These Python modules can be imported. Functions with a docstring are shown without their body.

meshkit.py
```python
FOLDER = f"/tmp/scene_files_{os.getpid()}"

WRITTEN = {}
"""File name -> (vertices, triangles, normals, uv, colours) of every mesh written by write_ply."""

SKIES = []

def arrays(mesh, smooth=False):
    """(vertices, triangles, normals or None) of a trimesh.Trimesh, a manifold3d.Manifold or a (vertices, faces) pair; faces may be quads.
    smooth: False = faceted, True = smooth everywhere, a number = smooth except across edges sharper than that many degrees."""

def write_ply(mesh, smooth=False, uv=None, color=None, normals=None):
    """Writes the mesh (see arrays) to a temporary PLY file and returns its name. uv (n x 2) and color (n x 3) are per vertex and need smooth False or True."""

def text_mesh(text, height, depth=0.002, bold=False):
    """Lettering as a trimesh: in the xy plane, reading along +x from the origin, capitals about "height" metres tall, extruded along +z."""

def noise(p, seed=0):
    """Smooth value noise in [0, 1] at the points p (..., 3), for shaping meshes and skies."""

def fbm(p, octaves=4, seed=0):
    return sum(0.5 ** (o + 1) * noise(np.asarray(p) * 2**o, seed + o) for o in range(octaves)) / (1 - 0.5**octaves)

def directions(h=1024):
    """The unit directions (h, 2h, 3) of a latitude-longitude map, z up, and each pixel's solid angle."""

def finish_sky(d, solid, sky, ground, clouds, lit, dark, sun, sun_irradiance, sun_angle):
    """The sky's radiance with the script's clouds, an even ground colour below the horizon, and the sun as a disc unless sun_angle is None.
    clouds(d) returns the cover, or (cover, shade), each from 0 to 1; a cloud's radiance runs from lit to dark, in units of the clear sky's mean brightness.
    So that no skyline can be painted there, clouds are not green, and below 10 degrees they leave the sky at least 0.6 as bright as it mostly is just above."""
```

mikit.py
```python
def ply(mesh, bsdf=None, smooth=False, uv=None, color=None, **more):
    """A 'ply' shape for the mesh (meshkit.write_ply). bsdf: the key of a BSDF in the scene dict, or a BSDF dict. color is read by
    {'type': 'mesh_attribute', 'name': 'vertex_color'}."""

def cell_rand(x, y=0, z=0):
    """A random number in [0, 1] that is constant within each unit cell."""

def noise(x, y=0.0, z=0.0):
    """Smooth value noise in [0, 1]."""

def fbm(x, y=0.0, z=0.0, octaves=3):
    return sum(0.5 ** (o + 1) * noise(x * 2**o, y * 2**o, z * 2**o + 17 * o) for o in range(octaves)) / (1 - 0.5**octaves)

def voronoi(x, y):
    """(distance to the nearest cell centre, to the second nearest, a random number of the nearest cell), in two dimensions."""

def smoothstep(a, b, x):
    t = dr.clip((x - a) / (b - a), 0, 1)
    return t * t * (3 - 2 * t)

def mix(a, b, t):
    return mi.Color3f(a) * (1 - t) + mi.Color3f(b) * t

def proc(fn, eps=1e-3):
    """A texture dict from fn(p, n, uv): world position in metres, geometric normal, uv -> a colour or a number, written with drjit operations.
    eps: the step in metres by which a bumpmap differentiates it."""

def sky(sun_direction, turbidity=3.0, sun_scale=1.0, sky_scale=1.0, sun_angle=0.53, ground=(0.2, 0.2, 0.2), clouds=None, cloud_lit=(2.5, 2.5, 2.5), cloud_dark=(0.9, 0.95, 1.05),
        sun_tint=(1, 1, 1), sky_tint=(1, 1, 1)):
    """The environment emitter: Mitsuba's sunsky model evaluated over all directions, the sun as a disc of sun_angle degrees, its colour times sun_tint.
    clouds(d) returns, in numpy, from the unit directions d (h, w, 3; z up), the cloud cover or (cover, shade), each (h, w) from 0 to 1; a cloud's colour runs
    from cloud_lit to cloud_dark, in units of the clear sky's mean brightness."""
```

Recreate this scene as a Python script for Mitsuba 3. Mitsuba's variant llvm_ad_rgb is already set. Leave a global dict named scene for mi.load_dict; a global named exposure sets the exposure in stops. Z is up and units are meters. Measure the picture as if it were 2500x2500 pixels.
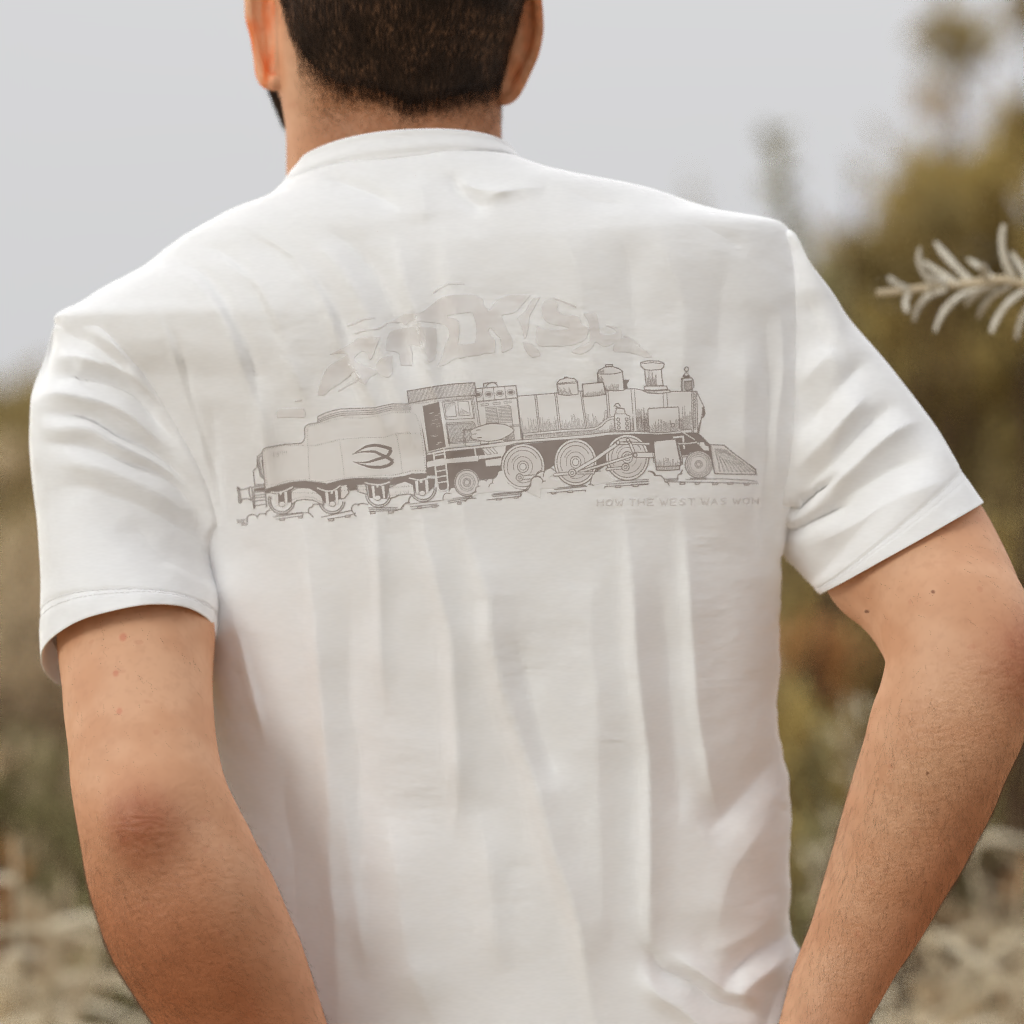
import math
import numpy as np, trimesh, manifold3d as m3, shapely
import shapely.geometry as sg, shapely.ops as so
from scipy.interpolate import PchipInterpolator, LinearNDInterpolator, NearestNDInterpolator
from scipy.ndimage import gaussian_filter
import drjit as dr
import mitsuba as mi, mikit, meshkit
from mikit import noise, fbm, smoothstep, mix

# ------------------------------------------------------------------ camera, sky, exposure
D = 1.80                      # metres from the lens to the man
S = 2500 / 1932.0
KQ = 0.00036                  # metres per measured unit at the man's depth
CAMZ = 1.33
HZ = 770.0                    # height of the eye level in measured units
FOV = 2 * math.degrees(math.atan(966 * KQ / D))
PITCH = math.atan((966 - HZ) * KQ / D)   # the lens looks slightly down
CP, SP = math.cos(PITCH), math.sin(PITCH)
T = mi.ScalarTransform4f
exposure = 2.27
scene = {'type': 'scene'}
scene['camera'] = {'type': 'thinlens', 'fov': FOV, 'fov_axis': 'x', 'near_clip': 0.05, 'far_clip': 900.0,
    'aperture_radius': 0.018, 'focus_distance': D - 0.135,
    'to_world': T().look_at(origin=[0, -D, CAMZ], target=[0, -D + math.cos(PITCH), CAMZ - math.sin(PITCH)], up=[0, 0, 1])}


def overcast(d):
    z = np.clip(d[..., 2], 0, 1)
    n = meshkit.fbm(d * np.array([2.2, 2.2, 5.0]), 4, 5)
    shade = 1 - np.clip(0.10 + 0.9 * z ** 0.8 + 0.14 * (n - 0.5), 0, 1)
    return np.ones(z.shape), shade


scene['sky'] = mikit.sky((-0.66, -0.60, 0.54), turbidity=4, sun_scale=0.25, sun_angle=26, ground=(0.19, 0.17, 0.14),
                         clouds=overcast, cloud_lit=(2.0, 2.0, 2.04), cloud_dark=(1.36, 1.365, 1.385), sun_tint=(0.74, 0.94, 1.27))

labels = {}
rng = np.random.default_rng(7)


def tag(key, label=None, category=None, group=None, kind=None):
    d = labels.setdefault(key, {})
    for k, v in (('label', label), ('category', category), ('group', group), ('kind', kind)):
        if v:
            d[k] = v


used = set()


def numbered(name):
    k, i = name, 0
    while k in used:
        i += 1
        k = f'{name}_{i:03d}'
    used.add(k)
    return k


def put(key, mesh, bsdf, smooth=True, **more):
    key = numbered(key)
    scene[key] = mikit.ply(mesh, bsdf, smooth=smooth, **more)
    return key


def at(q, y=0.0):
    """measured units -> world at depth y"""
    q = np.asarray(q, float)
    y = np.broadcast_to(np.asarray(y, float), q.shape[:-1])
    a, b = (q[..., 0] - 966) * KQ / D, (966 - q[..., 1]) * KQ / D
    s = (D + y) / (CP + SP * b)
    return np.stack([a * s, y, CAMZ + (CP * b - SP) * s], -1)


# ------------------------------------------------------------------ materials
def mat(key, d):
    scene[key] = d


def two(d):
    return {'type': 'twosided', 'bsdf': d}


def rgb(*c):
    return {'type': 'rgb', 'value': list(c)}


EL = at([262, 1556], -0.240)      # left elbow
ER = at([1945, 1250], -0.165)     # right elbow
EARS = [at([490, 60], 0.0), at([1012, 70], 0.0)]


def axis_line(q0, q1, y):
    a, b = at(q0, y), at(q1, y)
    return float(a[0]), float(a[2]), float((b[0] - a[0]) / (b[2] - a[2]))


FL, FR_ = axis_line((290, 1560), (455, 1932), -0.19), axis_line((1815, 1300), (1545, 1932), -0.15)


MARKS = [(at(q, -0.13), r, c, k) for q, r, c, k in (((1648, 1161), 0.0012, (0.14, 0.045, 0.025), 0.8), ((1752, 1113), 0.0012, (0.22, 0.07, 0.035), 0.8), ((236, 1200), 0.0026, (0.6, 0.18, 0.11), 0.55), ((231, 1262), 0.002, (0.6, 0.18, 0.11), 0.5), ((247, 1325), 0.002, (0.6, 0.18, 0.11), 0.5), ((1728, 1440), 0.0011, (0.25, 0.09, 0.05), 0.6))]


def blob(p, c, r):
    return dr.exp(-(dr.square(p.x - c[0]) + dr.square(p.y - c[1]) + dr.square(p.z - c[2])) / (r * r))


def skin_col(p, n, uv):
    a = fbm(p.x * 38, p.y * 38, p.z * 38, 3)
    b = fbm(p.x * 260, p.y * 260, p.z * 190, 3)
    c = mix((0.625, 0.325, 0.185), (0.695, 0.395, 0.24), smoothstep(0.3, 0.7, a))
    c = mix(c, (0.50, 0.235, 0.135), 0.20 * smoothstep(0.45, 0.8, b))
    # tanned forearms; some of their shade is painted into the same colour
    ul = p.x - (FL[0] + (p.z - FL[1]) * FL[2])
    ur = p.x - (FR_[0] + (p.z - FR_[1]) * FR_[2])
    tan_shade = smoothstep(0.045, -0.10, p.z - EL[2]) * smoothstep(-0.02, -0.06, p.x) * (1 - 0.65 * smoothstep(0.005, 0.055, ul))
    tan_shade += smoothstep(0.06, -0.16, p.z - ER[2]) * smoothstep(0.05, 0.1, p.x) * (0.03 + 0.97 * smoothstep(-0.020, 0.050, ur))
    tan_shade = dr.clip(tan_shade * (0.75 + 0.35 * a), 0, 1)
    c = mix(c, (0.43, 0.135, 0.055), 0.9 * tan_shade)
    el = dr.clip(blob(p, EL, 0.034) + blob(p, ER, 0.040), 0, 1) * (0.65 + 0.6 * a)
    c = mix(c, (0.35, 0.095, 0.04), 0.84 * smoothstep(0.08, 1.0, el) * (0.7 + 0.4 * b))
    ear = dr.clip(blob(p, EARS[0], 0.042) * smoothstep(-0.158, -0.163, p.x) + blob(p, EARS[1], 0.050), 0, 1)  # red ear tint: painted glow of light passing through thin skin
    c = mix(c, mix((0.96, 0.25, 0.08), (0.96, 0.50, 0.29), smoothstep(0.3, 0.7, fbm(p.x * 210, p.y * 90, p.z * 45, 2))), 0.92 * smoothstep(0.2, 0.6, ear))
    neck = smoothstep(CAMZ + 0.13, CAMZ + 0.17, p.z)
    c = mix(c, (0.40, 0.15, 0.058), 0.82 * neck * smoothstep(-0.155, -0.115, p.x) * (0.6 + 0.7 * b))
    spot = smoothstep(0.86, 0.93, noise(p.x * 120, p.y * 120, p.z * 120))
    c = mix(c, (0.5, 0.17, 0.10), 0.22 * spot)
    for m_, r_, col, k_ in MARKS:
        d_ = dr.sqrt(dr.square(p.x - m_[0]) + dr.square(p.z - m_[2]))
        c = mix(c, col, k_ * (1 - smoothstep(r_ * 0.5, r_ * 1.3, d_)))
    return c


def skin_bump(p, n, uv):
    el = blob(p, EL, 0.022) + blob(p, ER, 0.026)
    wr = dr.sin(p.z * 1000 + 22 * fbm(p.x * 70, p.y * 70, p.z * 90, 2) + 900 * dr.square(p.x - EL[0]) * 8)
    return fbm(p.x * 1100, p.y * 1100, p.z * 800, 2) + 1.3 * fbm(p.x * 260, p.y * 260, p.z * 420, 2) + 0.45 * el * wr + 1.2 * el * fbm(p.x * 170, p.y * 170, p.z * 520, 2)


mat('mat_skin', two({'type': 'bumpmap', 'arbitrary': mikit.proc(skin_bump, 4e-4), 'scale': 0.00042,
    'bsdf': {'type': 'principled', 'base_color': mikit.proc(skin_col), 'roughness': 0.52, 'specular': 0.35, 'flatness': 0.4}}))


def cloth_bump(p, n, uv):
    slub = fbm(p.x * 90, p.y * 60, p.z * 420, 3)
    crumple = fbm(p.x * 26 + 3, p.y * 20, p.z * 40, 3)
    r = 1 - dr.abs(2 * fbm(p.x * 75 + 2 * crumple, p.y * 60, p.z * 190, 2) - 1)
    ridge = r * r * r * r * smoothstep(0.5, 0.75, fbm(p.x * 17 + 5, p.y * 12, p.z * 13, 2))
    weave = fbm(p.x * 1500, p.y * 900, p.z * 900, 1)
    return 0.75 * slub * smoothstep(0.42, 0.62, fbm(p.x * 14, p.y * 9, p.z * 11, 2)) + 3.2 * crumple + 0.30 * ridge + 0.35 * weave


def cloth_col(p, n, uv):
    a = fbm(p.x * 300, p.y * 200, p.z * 800, 2)
    return mix((0.790, 0.790, 0.800), (0.84, 0.84, 0.85), a)


mat('mat_shirt', two({'type': 'bumpmap', 'arbitrary': mikit.proc(cloth_bump, 7e-4), 'scale': 0.00055,
    'bsdf': {'type': 'principled', 'base_color': mikit.proc(cloth_col), 'roughness': 0.9, 'specular': 0.15, 'sheen': 0.25}}))


def ink(key, c):
    mat(key, two({'type': 'bumpmap', 'arbitrary': mikit.proc(cloth_bump, 7e-4), 'scale': 0.00055,
        'bsdf': {'type': 'diffuse', 'reflectance': c if isinstance(c, dict) else rgb(*c)}}))


ink('mat_ink_dark', (0.32, 0.275, 0.26))
ink('mat_ink_pale', (0.80, 0.785, 0.785))
ink('mat_ink_grey', (0.745, 0.72, 0.718))
ink('mat_ink_smoke', mikit.proc(lambda p, n, uv: mix((0.735, 0.705, 0.700), (0.80, 0.79, 0.793), smoothstep(0.3, 0.75, fbm(p.x * 55, p.y * 30, p.z * 75, 3)))))
ink('mat_ink_word', (0.745, 0.72, 0.717))


def hair_col(p, n, uv):
    a = noise(p.x * 950, p.y * 950, p.z * 85)
    b = fbm(p.x * 60, p.y * 60, p.z * 40, 2)
    return mix((0.020, 0.0105, 0.0065), (0.21, 0.108, 0.06), a * a * a * smoothstep(0.2, 0.7, b))


mat('mat_hair', two({'type': 'principled', 'base_color': mikit.proc(hair_col), 'roughness': 0.5, 'specular': 0.22}))
mat('mat_arm_hair', two({'type': 'principled', 'base_color': rgb(0.14, 0.072, 0.036), 'roughness': 0.5}))
mat('mat_trouser', two({'type': 'diffuse', 'reflectance': mikit.proc(lambda p, n, uv: mix((0.05, 0.055, 0.07), (0.08, 0.085, 0.1), fbm(p.x * 400, p.y * 400, p.z * 150, 2)))}))
mat('mat_boot', two({'type': 'principled', 'base_color': rgb(0.07, 0.045, 0.03), 'roughness': 0.6}))


def leafmat(key, a, b, trans=0.45):
    def fn(p, n, uv, a=a, b=b):
        return mix(a, b, noise(p.x * 23, p.y * 23, p.z * 23))
    mat(key, {'type': 'principledthin', 'base_color': mikit.proc(fn), 'roughness': 0.6, 'diff_trans': trans, 'eta': 1.3})


leafmat('mat_leaf_olive', (0.34, 0.265, 0.11), (0.56, 0.44, 0.21))
leafmat('mat_leaf_gold', (0.40, 0.30, 0.10), (0.60, 0.45, 0.18))
leafmat('mat_leaf_dark', (0.15, 0.14, 0.065), (0.30, 0.26, 0.12))
leafmat('mat_leaf_sage', (0.58, 0.45, 0.29), (0.80, 0.67, 0.48))
leafmat('mat_leaf_rust', (0.42, 0.20, 0.075), (0.64, 0.36, 0.16))
leafmat('mat_leaf_green', (0.30, 0.275, 0.13), (0.52, 0.46, 0.25))
leafmat('mat_leaf_pale', (0.72, 0.62, 0.45), (0.86, 0.78, 0.62), 0.3)
leafmat('mat_straw', (0.66, 0.53, 0.34), (0.84, 0.73, 0.54))
mat('mat_bark', two({'type': 'diffuse', 'reflectance': mikit.proc(lambda p, n, uv: mix((0.07, 0.042, 0.025), (0.17, 0.11, 0.07), fbm(p.x * 60, p.y * 60, p.z * 25, 2)))}))
mat('mat_twig', two({'type': 'diffuse', 'reflectance': rgb(0.60, 0.50, 0.35)}))
mat('mat_ground', two({'type': 'diffuse', 'reflectance': mikit.proc(lambda p, n, uv: mix(mix((0.28, 0.21, 0.12), (0.45, 0.35, 0.22), fbm(p.x * 1.3, p.y * 1.3, 0, 3)), (0.10, 0.10, 0.04), smoothstep(0.5, 0.7, fbm(p.x * 0.35, p.y * 0.35, 5, 3))))}))

# ------------------------------------------------------------------ ground
def ground_mesh():
    r = np.concatenate([[0], np.geomspace(0.8, 600, 60)])
    a = np.linspace(0, 2 * np.pi, 97)[:-1]
    R, A = np.meshgrid(r, a, indexing='ij')
    x, y = R * np.cos(A), R * np.sin(A)
    p = np.stack([x, y, 0 * x], -1)
    z = (meshkit.fbm(p * 0.35, 3, 3) - 0.5) * 0.16 * np.clip(R / 3 - 0.5, 0, 1) + 0.8 * (meshkit.fbm(p * 0.02, 3, 9) - 0.5) * np.clip(R / 60, 0, 1)
    v = np.stack([x, y, z], -1).reshape(-1, 3)
    n = len(a)
    f = []
    for i in range(len(r) - 1):
        for j in range(n):
            k = (j + 1) % n
            f.append((i * n + j, (i + 1) * n + j, (i + 1) * n + k, i * n + k))
    return v, np.array(f)


put('ground', ground_mesh(), 'mat_ground')
tag('ground', kind='structure')

# ------------------------------------------------------------------ loft
def interp_rows(rows, n):
    """rows: list of parameter lists -> n interpolated rows"""
    R = np.array(rows, float)
    mid = (R[:, 0:2] + R[:, 2:4]) / 2
    s = np.concatenate([[0], np.cumsum(np.maximum(np.linalg.norm(np.diff(R[:, 0:2], axis=0), axis=1) + np.linalg.norm(np.diff(R[:, 2:4], axis=0), axis=1), 2.0))])
    t = np.linspace(0, s[-1], n)
    return np.stack([PchipInterpolator(s, R[:, k])(t) for k in range(R.shape[1])], -1), t / s[-1]


def loft(rows, n, theta, p=2.0, auto=False, dx=0.0):
    """rows: (ax,ay,bx,by, yc, ry_near, ry_far, tilt). theta 0 = side A, pi/2 = towards the camera, pi = side B.
    Returns grid (n, len(theta), 3) of points and the params."""
    R, t = interp_rows(rows, n)
    A, B = at(R[:, 0:2], R[:, 4]), at(R[:, 2:4], R[:, 4])
    C, e1 = (A + B) / 2, (A - B) / 2
    if auto:
        Tn = np.gradient(C, axis=0)
        Tn /= np.linalg.norm(Tn, axis=1, keepdims=True)
        e2 = np.cross(Tn, e1)
        e2 /= np.linalg.norm(e2, axis=1, keepdims=True)
        e2 *= -np.sign(e2[:, 1:2])
    else:
        e2 = np.stack([np.full(n, dx), -np.ones(n), np.zeros(n)], -1)
    c, s_ = np.cos(theta), np.sin(theta)
    cc = np.sign(c) * np.abs(c) ** (2 / p)
    ss = np.sign(s_) * np.abs(s_) ** (2 / p)
    ry = np.where(s_[None, :] > 0, R[:, 5:6], R[:, 6:7])
    P = C[:, None] + cc[None, :, None] * e1[:, None] + (ss[None, :] * ry)[..., None] * e2[:, None]
    P[..., 2] += ss[None, :] * R[:, 7:8]
    return P, t, R


def grid_faces(n, m, closed=True):
    i, j = np.meshgrid(np.arange(n - 1), np.arange(m if closed else m - 1), indexing='ij')
    k = (j + 1) % m
    return np.stack([i * m + j, i * m + k, (i + 1) * m + k, (i + 1) * m + j], -1).reshape(-1, 4)


def tri(q):
    return np.vstack([q[:, [0, 1, 2]], q[:, [0, 2, 3]]])


def closed_mesh(P):
    n, m = P.shape[:2]
    v = P.reshape(-1, 3)
    f = tri(grid_faces(n, m))
    v = np.vstack([v, P[0].mean(0), P[-1].mean(0)])
    a = np.arange(m)
    b = (a + 1) % m
    f = np.vstack([f, np.stack([np.full(m, n * m), b, a], -1), np.stack([np.full(m, n * m + 1), (n - 1) * m + a, (n - 1) * m + b], -1)])
    me = trimesh.Trimesh(v, f, process=False)
    if me.volume < 0:
        me.invert()
    return me


def manifold(me):
    me = trimesh.Trimesh(me.vertices, me.faces, process=True)
    return m3.Manifold(m3.Mesh(np.asarray(me.vertices, np.float32), np.asarray(me.faces, np.uint32)))


def back_to(man):
    m = man.to_mesh()
    return trimesh.Trimesh(m.vert_properties[:, :3], m.tri_verts, process=False)


def chain(pts, rad, seg=20):
    """hull of consecutive spheres, joined"""
    out = m3.Manifold()
    for a, b, ra, rb in zip(pts[:-1], pts[1:], rad[:-1], rad[1:]):
        out += m3.Manifold.batch_hull([m3.Manifold.sphere(ra, seg).translate(list(map(float, a))), m3.Manifold.sphere(rb, seg).translate(list(map(float, b)))])
    return out


def seg_dist(x, z, pts):
    """distance to a polyline, signed side (+ = right of travel seen by the camera, x right, z up), arc position 0..1"""
    pts = np.asarray(pts, float)
    best = np.full(x.shape, 1e9)
    side = np.zeros(x.shape)
    pos = np.zeros(x.shape)
    L = np.concatenate([[0], np.cumsum(np.linalg.norm(np.diff(pts, axis=0), axis=1))])
    for i in range(len(pts) - 1):
        a, d = pts[i], pts[i + 1] - pts[i]
        l2 = d @ d
        u = np.clip(((x - a[0]) * d[0] + (z - a[1]) * d[1]) / l2, 0, 1)
        ex, ez = x - a[0] - u * d[0], z - a[1] - u * d[1]
        dd = np.hypot(ex, ez)
        m = dd < best
        best[m] = dd[m]
        side[m] = (d[1] * ex - d[0] * ez)[m]
        pos[m] = (L[i] + u * math.sqrt(l2))[m] / L[-1]
    return best, np.sign(side), pos


def smooth_line(q, n=40):
    q = np.asarray(q, float)
    s = np.concatenate([[0], np.cumsum(np.linalg.norm(np.diff(q, axis=0), axis=1))])
    t = np.linspace(0, s[-1], n)
    return np.stack([PchipInterpolator(s, q[:, k])(t) for k in (0, 1)], -1)


def folds_at(x, z, folds, depth):
    """sum of cloth folds; each: (points in measured units, height mm, width left mm, width right mm)"""
    out = np.zeros(x.shape)
    for q, amp, wl, wr in folds:
        w = at(smooth_line(q, 18), depth)[:, [0, 2]]
        w = w + (meshkit.noise(np.stack([w[:, 0] * 40, w[:, 1] * 28, 0 * w[:, 0] + amp], -1), 6)[:, None] - 0.5) * 0.006
        lo, hi = w.min(0) - 0.07, w.max(0) + 0.07
        m = (x > lo[0]) & (x < hi[0]) & (z > lo[1]) & (z < hi[1])
        if not m.any():
            continue
        d, sd, pos = seg_dist(x[m], z[m], w)
        ww = np.where(sd > 0, wr, wl) / 1000.0
        env = np.clip(pos / 0.34, 0, 1) * np.clip((1 - pos) / 0.28, 0, 1)
        env = env * env * (3 - 2 * env)
        dd = d / ww
        out[m] += 2.1 * amp / 1000.0 * env * (0.75 * np.exp(-dd ** 1.12) + 0.25 * np.exp(-dd ** 2))
    return out


# ------------------------------------------------------------------ the man
tag('person', 'man seen from behind in a white printed t-shirt, hands at the back of his hips', 'person')

# -- shirt body
TH = np.concatenate([np.linspace(0, np.pi, 320), np.linspace(np.pi, 2 * np.pi, 82)[1:-1]])
torso_rows = [  # ax ay bx by yc near far tilt
    (528, 362, 990, 322, .006, .073, .070, .0115),
    (497, 383, 1062, 341, .005, .081, .074, .0095),
    (440, 401, 1215, 366, .003, .089, .080, .006),
    (345, 446, 1345, 403, .000, .099, .088, .003),
    (260, 509, 1467, 424, -.002, .106, .095, .001),
    (200, 541, 1512, 500, -.003, .111, .100, 0),
    (145, 573, 1532, 560, -.003, .114, .103, 0),
    (101, 603, 1537, 612, -.003, .116, .105, 0),
    (106, 640, 1540, 650, -.003, .117, .106, 0),
    (178, 715, 1545, 720, -.003, .118, .108, 0),
    (250, 810, 1540, 810, -.003, .119, .110, 0),
    (312, 915, 1520, 900, -.003, .118, .112, 0),
    (352, 1000, 1482, 1000, -.003, .1175, .112, 0),
    (368, 1060, 1468, 1060, -.003, .1175, .112, 0),
    (378, 1200, 1459, 1200, -.003, .117, .112, 0),
    (384, 1340, 1457, 1340, -.002, .1165, .112, 0),
    (386, 1420, 1468, 1420, -.001, .1165, .112, 0),
    (388, 1520, 1481, 1500, 0, .117, .112, 0),
    (390, 1620, 1481, 1640, 0, .118, .113, 0),
    (392, 1740, 1479, 1735, 0, .119, .114, 0),
    (394, 1800, 1507, 1800, 0, .120, .115, 0),
    (396, 1932, 1525, 1932, 0, .123, .117, 0),
    (396, 2150, 1530, 2150, 0, .128, .120, 0)]
P, tt, RR = loft(torso_rows, 470, TH, p=2.35, dx=0.12)
torso_folds = [
    # long vertical folds of the lower back
    ([(862, 860), (878, 951), (914, 1119), (944, 1263), (986, 1401), (1034, 1551), (1076, 1683), (1118, 1887), (1135, 2000)], 5.2, 15, 6.5),
    ([(552, 900), (566, 981), (593, 1167), (608, 1317), (616, 1450), (622, 1600), (630, 1800), (640, 1990)], 4.6, 13, 6),
    ([(705, 900), (713, 975), (719, 1100), (722, 1197), (735, 1350)], 2.6, 7, 6),
    ([(785, 890), (800, 981), (848, 1197), (860, 1347), (866, 1467), (850, 1600)], 3.6, 12, 6),
    ([(1165, 880), (1178, 975), (1196, 1227), (1223, 1467), (1226, 1797), (1225, 1900)], 4.4, 12, 6),
    ([(1275, 900), (1286, 987), (1304, 1197), (1328, 1407), (1358, 1533), (1375, 1600)], 3.6, 12, 5.5),
    ([(1100, 1000), (1120, 1300), (1130, 1600), (1140, 1850)], 2.2, 16, 14),
    ([(960, 1150), (1010, 1350), (1060, 1500)], -3.0, 10, 17),
    ([(650, 1000), (660, 1250), (680, 1500), (700, 1800)], -2.6, 13, 15),
    ([(1240, 1050), (1262, 1300), (1280, 1600)], -2.5, 8, 12),
    ([(740, 1500), (760, 1720), (830, 1930)], 4.5, 22, 26),
    ([(520, 1350), (545, 1600), (560, 1900)], -3.0, 14, 12),
    ([(425, 1140), (450, 1240), (480, 1340), (505, 1420)], 2.4, 4, 5),
    ([(640, 1450), (668, 1620), (690, 1850)], 1.8, 8, 6),
    ([(905, 1500), (930, 1650), (950, 1850)], 2.0, 10, 12),
    # right flank
    ([(1500, 1420), (1430, 1490), (1360, 1550), (1320, 1590)], -6.0, 12, 16),
    ([(1490, 1540), (1420, 1600), (1370, 1680), (1350, 1780)], 3.6, 20, 22),
    ([(1205, 1750), (1226, 1791), (1246, 1826), (1296, 1851), (1336, 1886), (1406, 1911), (1450, 1940)], -6.0, 4.5, 6),
    ([(1200, 1800), (1225, 1850), (1280, 1890), (1330, 1930), (1380, 1985)], 4.5, 9, 8),
    ([(1250, 1790), (1320, 1825), (1380, 1870), (1450, 1895)], 3.5, 7, 6),
    ([(1530, 1780), (1496, 1796), (1431, 1811), (1391, 1836), (1350, 1872)], -5.5, 4.5, 7),
    ([(1530, 1810), (1470, 1835), (1420, 1860), (1380, 1880)], 3.6, 6, 6),
    ([(1515, 1700), (1480, 1740), (1400, 1780), (1320, 1795)], 2.6, 14, 12),
    ([(1500, 1850), (1470, 1900), (1440, 1980)], -3.0, 6, 8),
    ([(1452, 560), (1455, 700), (1450, 850), (1440, 990), (1436, 1100)], -3.8, 9, 6),
    ([(1476, 560), (1480, 700), (1474, 850), (1462, 960)], 2.0, 4, 5),
    ([(1408, 620), (1412, 760), (1406, 900)], 1.6, 9, 8),
    # left shoulder, sweeping towards the middle of the back
    ([(440, 425), (500, 460), (565, 500), (615, 565), (650, 625), (670, 700), (690, 790)], -3.6, 7, 8),
    ([(600, 420), (650, 460), (700, 515), (740, 585), (765, 650), (790, 740)], -3.4, 8, 8),
    ([(430, 415), (490, 440), (550, 482), (600, 550), (643, 645), (700, 740), (745, 860)], 3.4, 6, 5),
    ([(370, 445), (420, 480), (480, 530), (525, 610), (560, 700), (585, 800)], 2.8, 6, 5),
    ([(320, 445), (370, 460), (440, 495), (500, 565), (540, 650), (565, 740)], -2.6, 6, 6),
    ([(240, 500), (290, 492), (350, 502), (400, 540), (450, 625), (480, 720), (500, 820)], -2.6, 5, 6),
    ([(310, 500), (370, 530), (425, 600), (465, 700), (500, 830), (530, 950)], 2.6, 6, 6),
    ([(280, 555), (310, 600), (341, 668), (360, 750), (390, 850), (404, 940), (412, 1040)], -1.7, 2.5, 3.5),
    ([(270, 560), (298, 600), (328, 670), (347, 750), (376, 850), (396, 950)], 1.6, 4, 3),
    ([(395, 740), (402, 830), (408, 930)], -1.5, 4, 6),
    ([(735, 400), (750, 475), (766, 550), (796, 630), (822, 720), (850, 840), (872, 930)], 3.2, 9, 4),
    ([(560, 430), (620, 480), (675, 560), (720, 660), (755, 760), (790, 900)], 2.4, 8, 7),
    # middle of the upper back and under the collar
    ([(815, 420), (822, 560), (835, 700), (850, 850)], -1.8, 10, 9),
    ([(840, 400), (850, 520), (880, 700), (900, 850)], 1.8, 10, 8),
    ([(585, 330), (620, 331), (668, 345), (725, 370), (765, 400)], -2.6, 5, 6),
    ([(840, 310), (852, 330), (868, 362), (900, 388), (930, 392)], -2.6, 5, 5),
    ([(858, 320), (885, 342), (930, 352), (985, 350)], 2.0, 4, 4),
    ([(900, 385), (935, 362), (985, 350), (1030, 360)], 1.8, 6, 6),
    ([(785, 318), (792, 370), (800, 430)], 1.2, 8, 8),
    ([(1050, 420), (1090, 520), (1110, 640), (1120, 760)], 1.4, 14, 12),
    ([(1140, 400), (1180, 500), (1190, 640), (1180, 780)], -1.6, 12, 12),
    ([(1210, 400), (1260, 480), (1290, 620), (1290, 780)], 1.5, 14, 14),
    ([(1060, 345), (1120, 375), (1200, 385)], -1.2, 6, 6),
    ([(1290, 400), (1350, 440), (1430, 455)], -1.2, 7, 7),
    ([(1380, 470), (1360, 580), (1350, 720)], -1.6, 13, 12),
]


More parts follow.
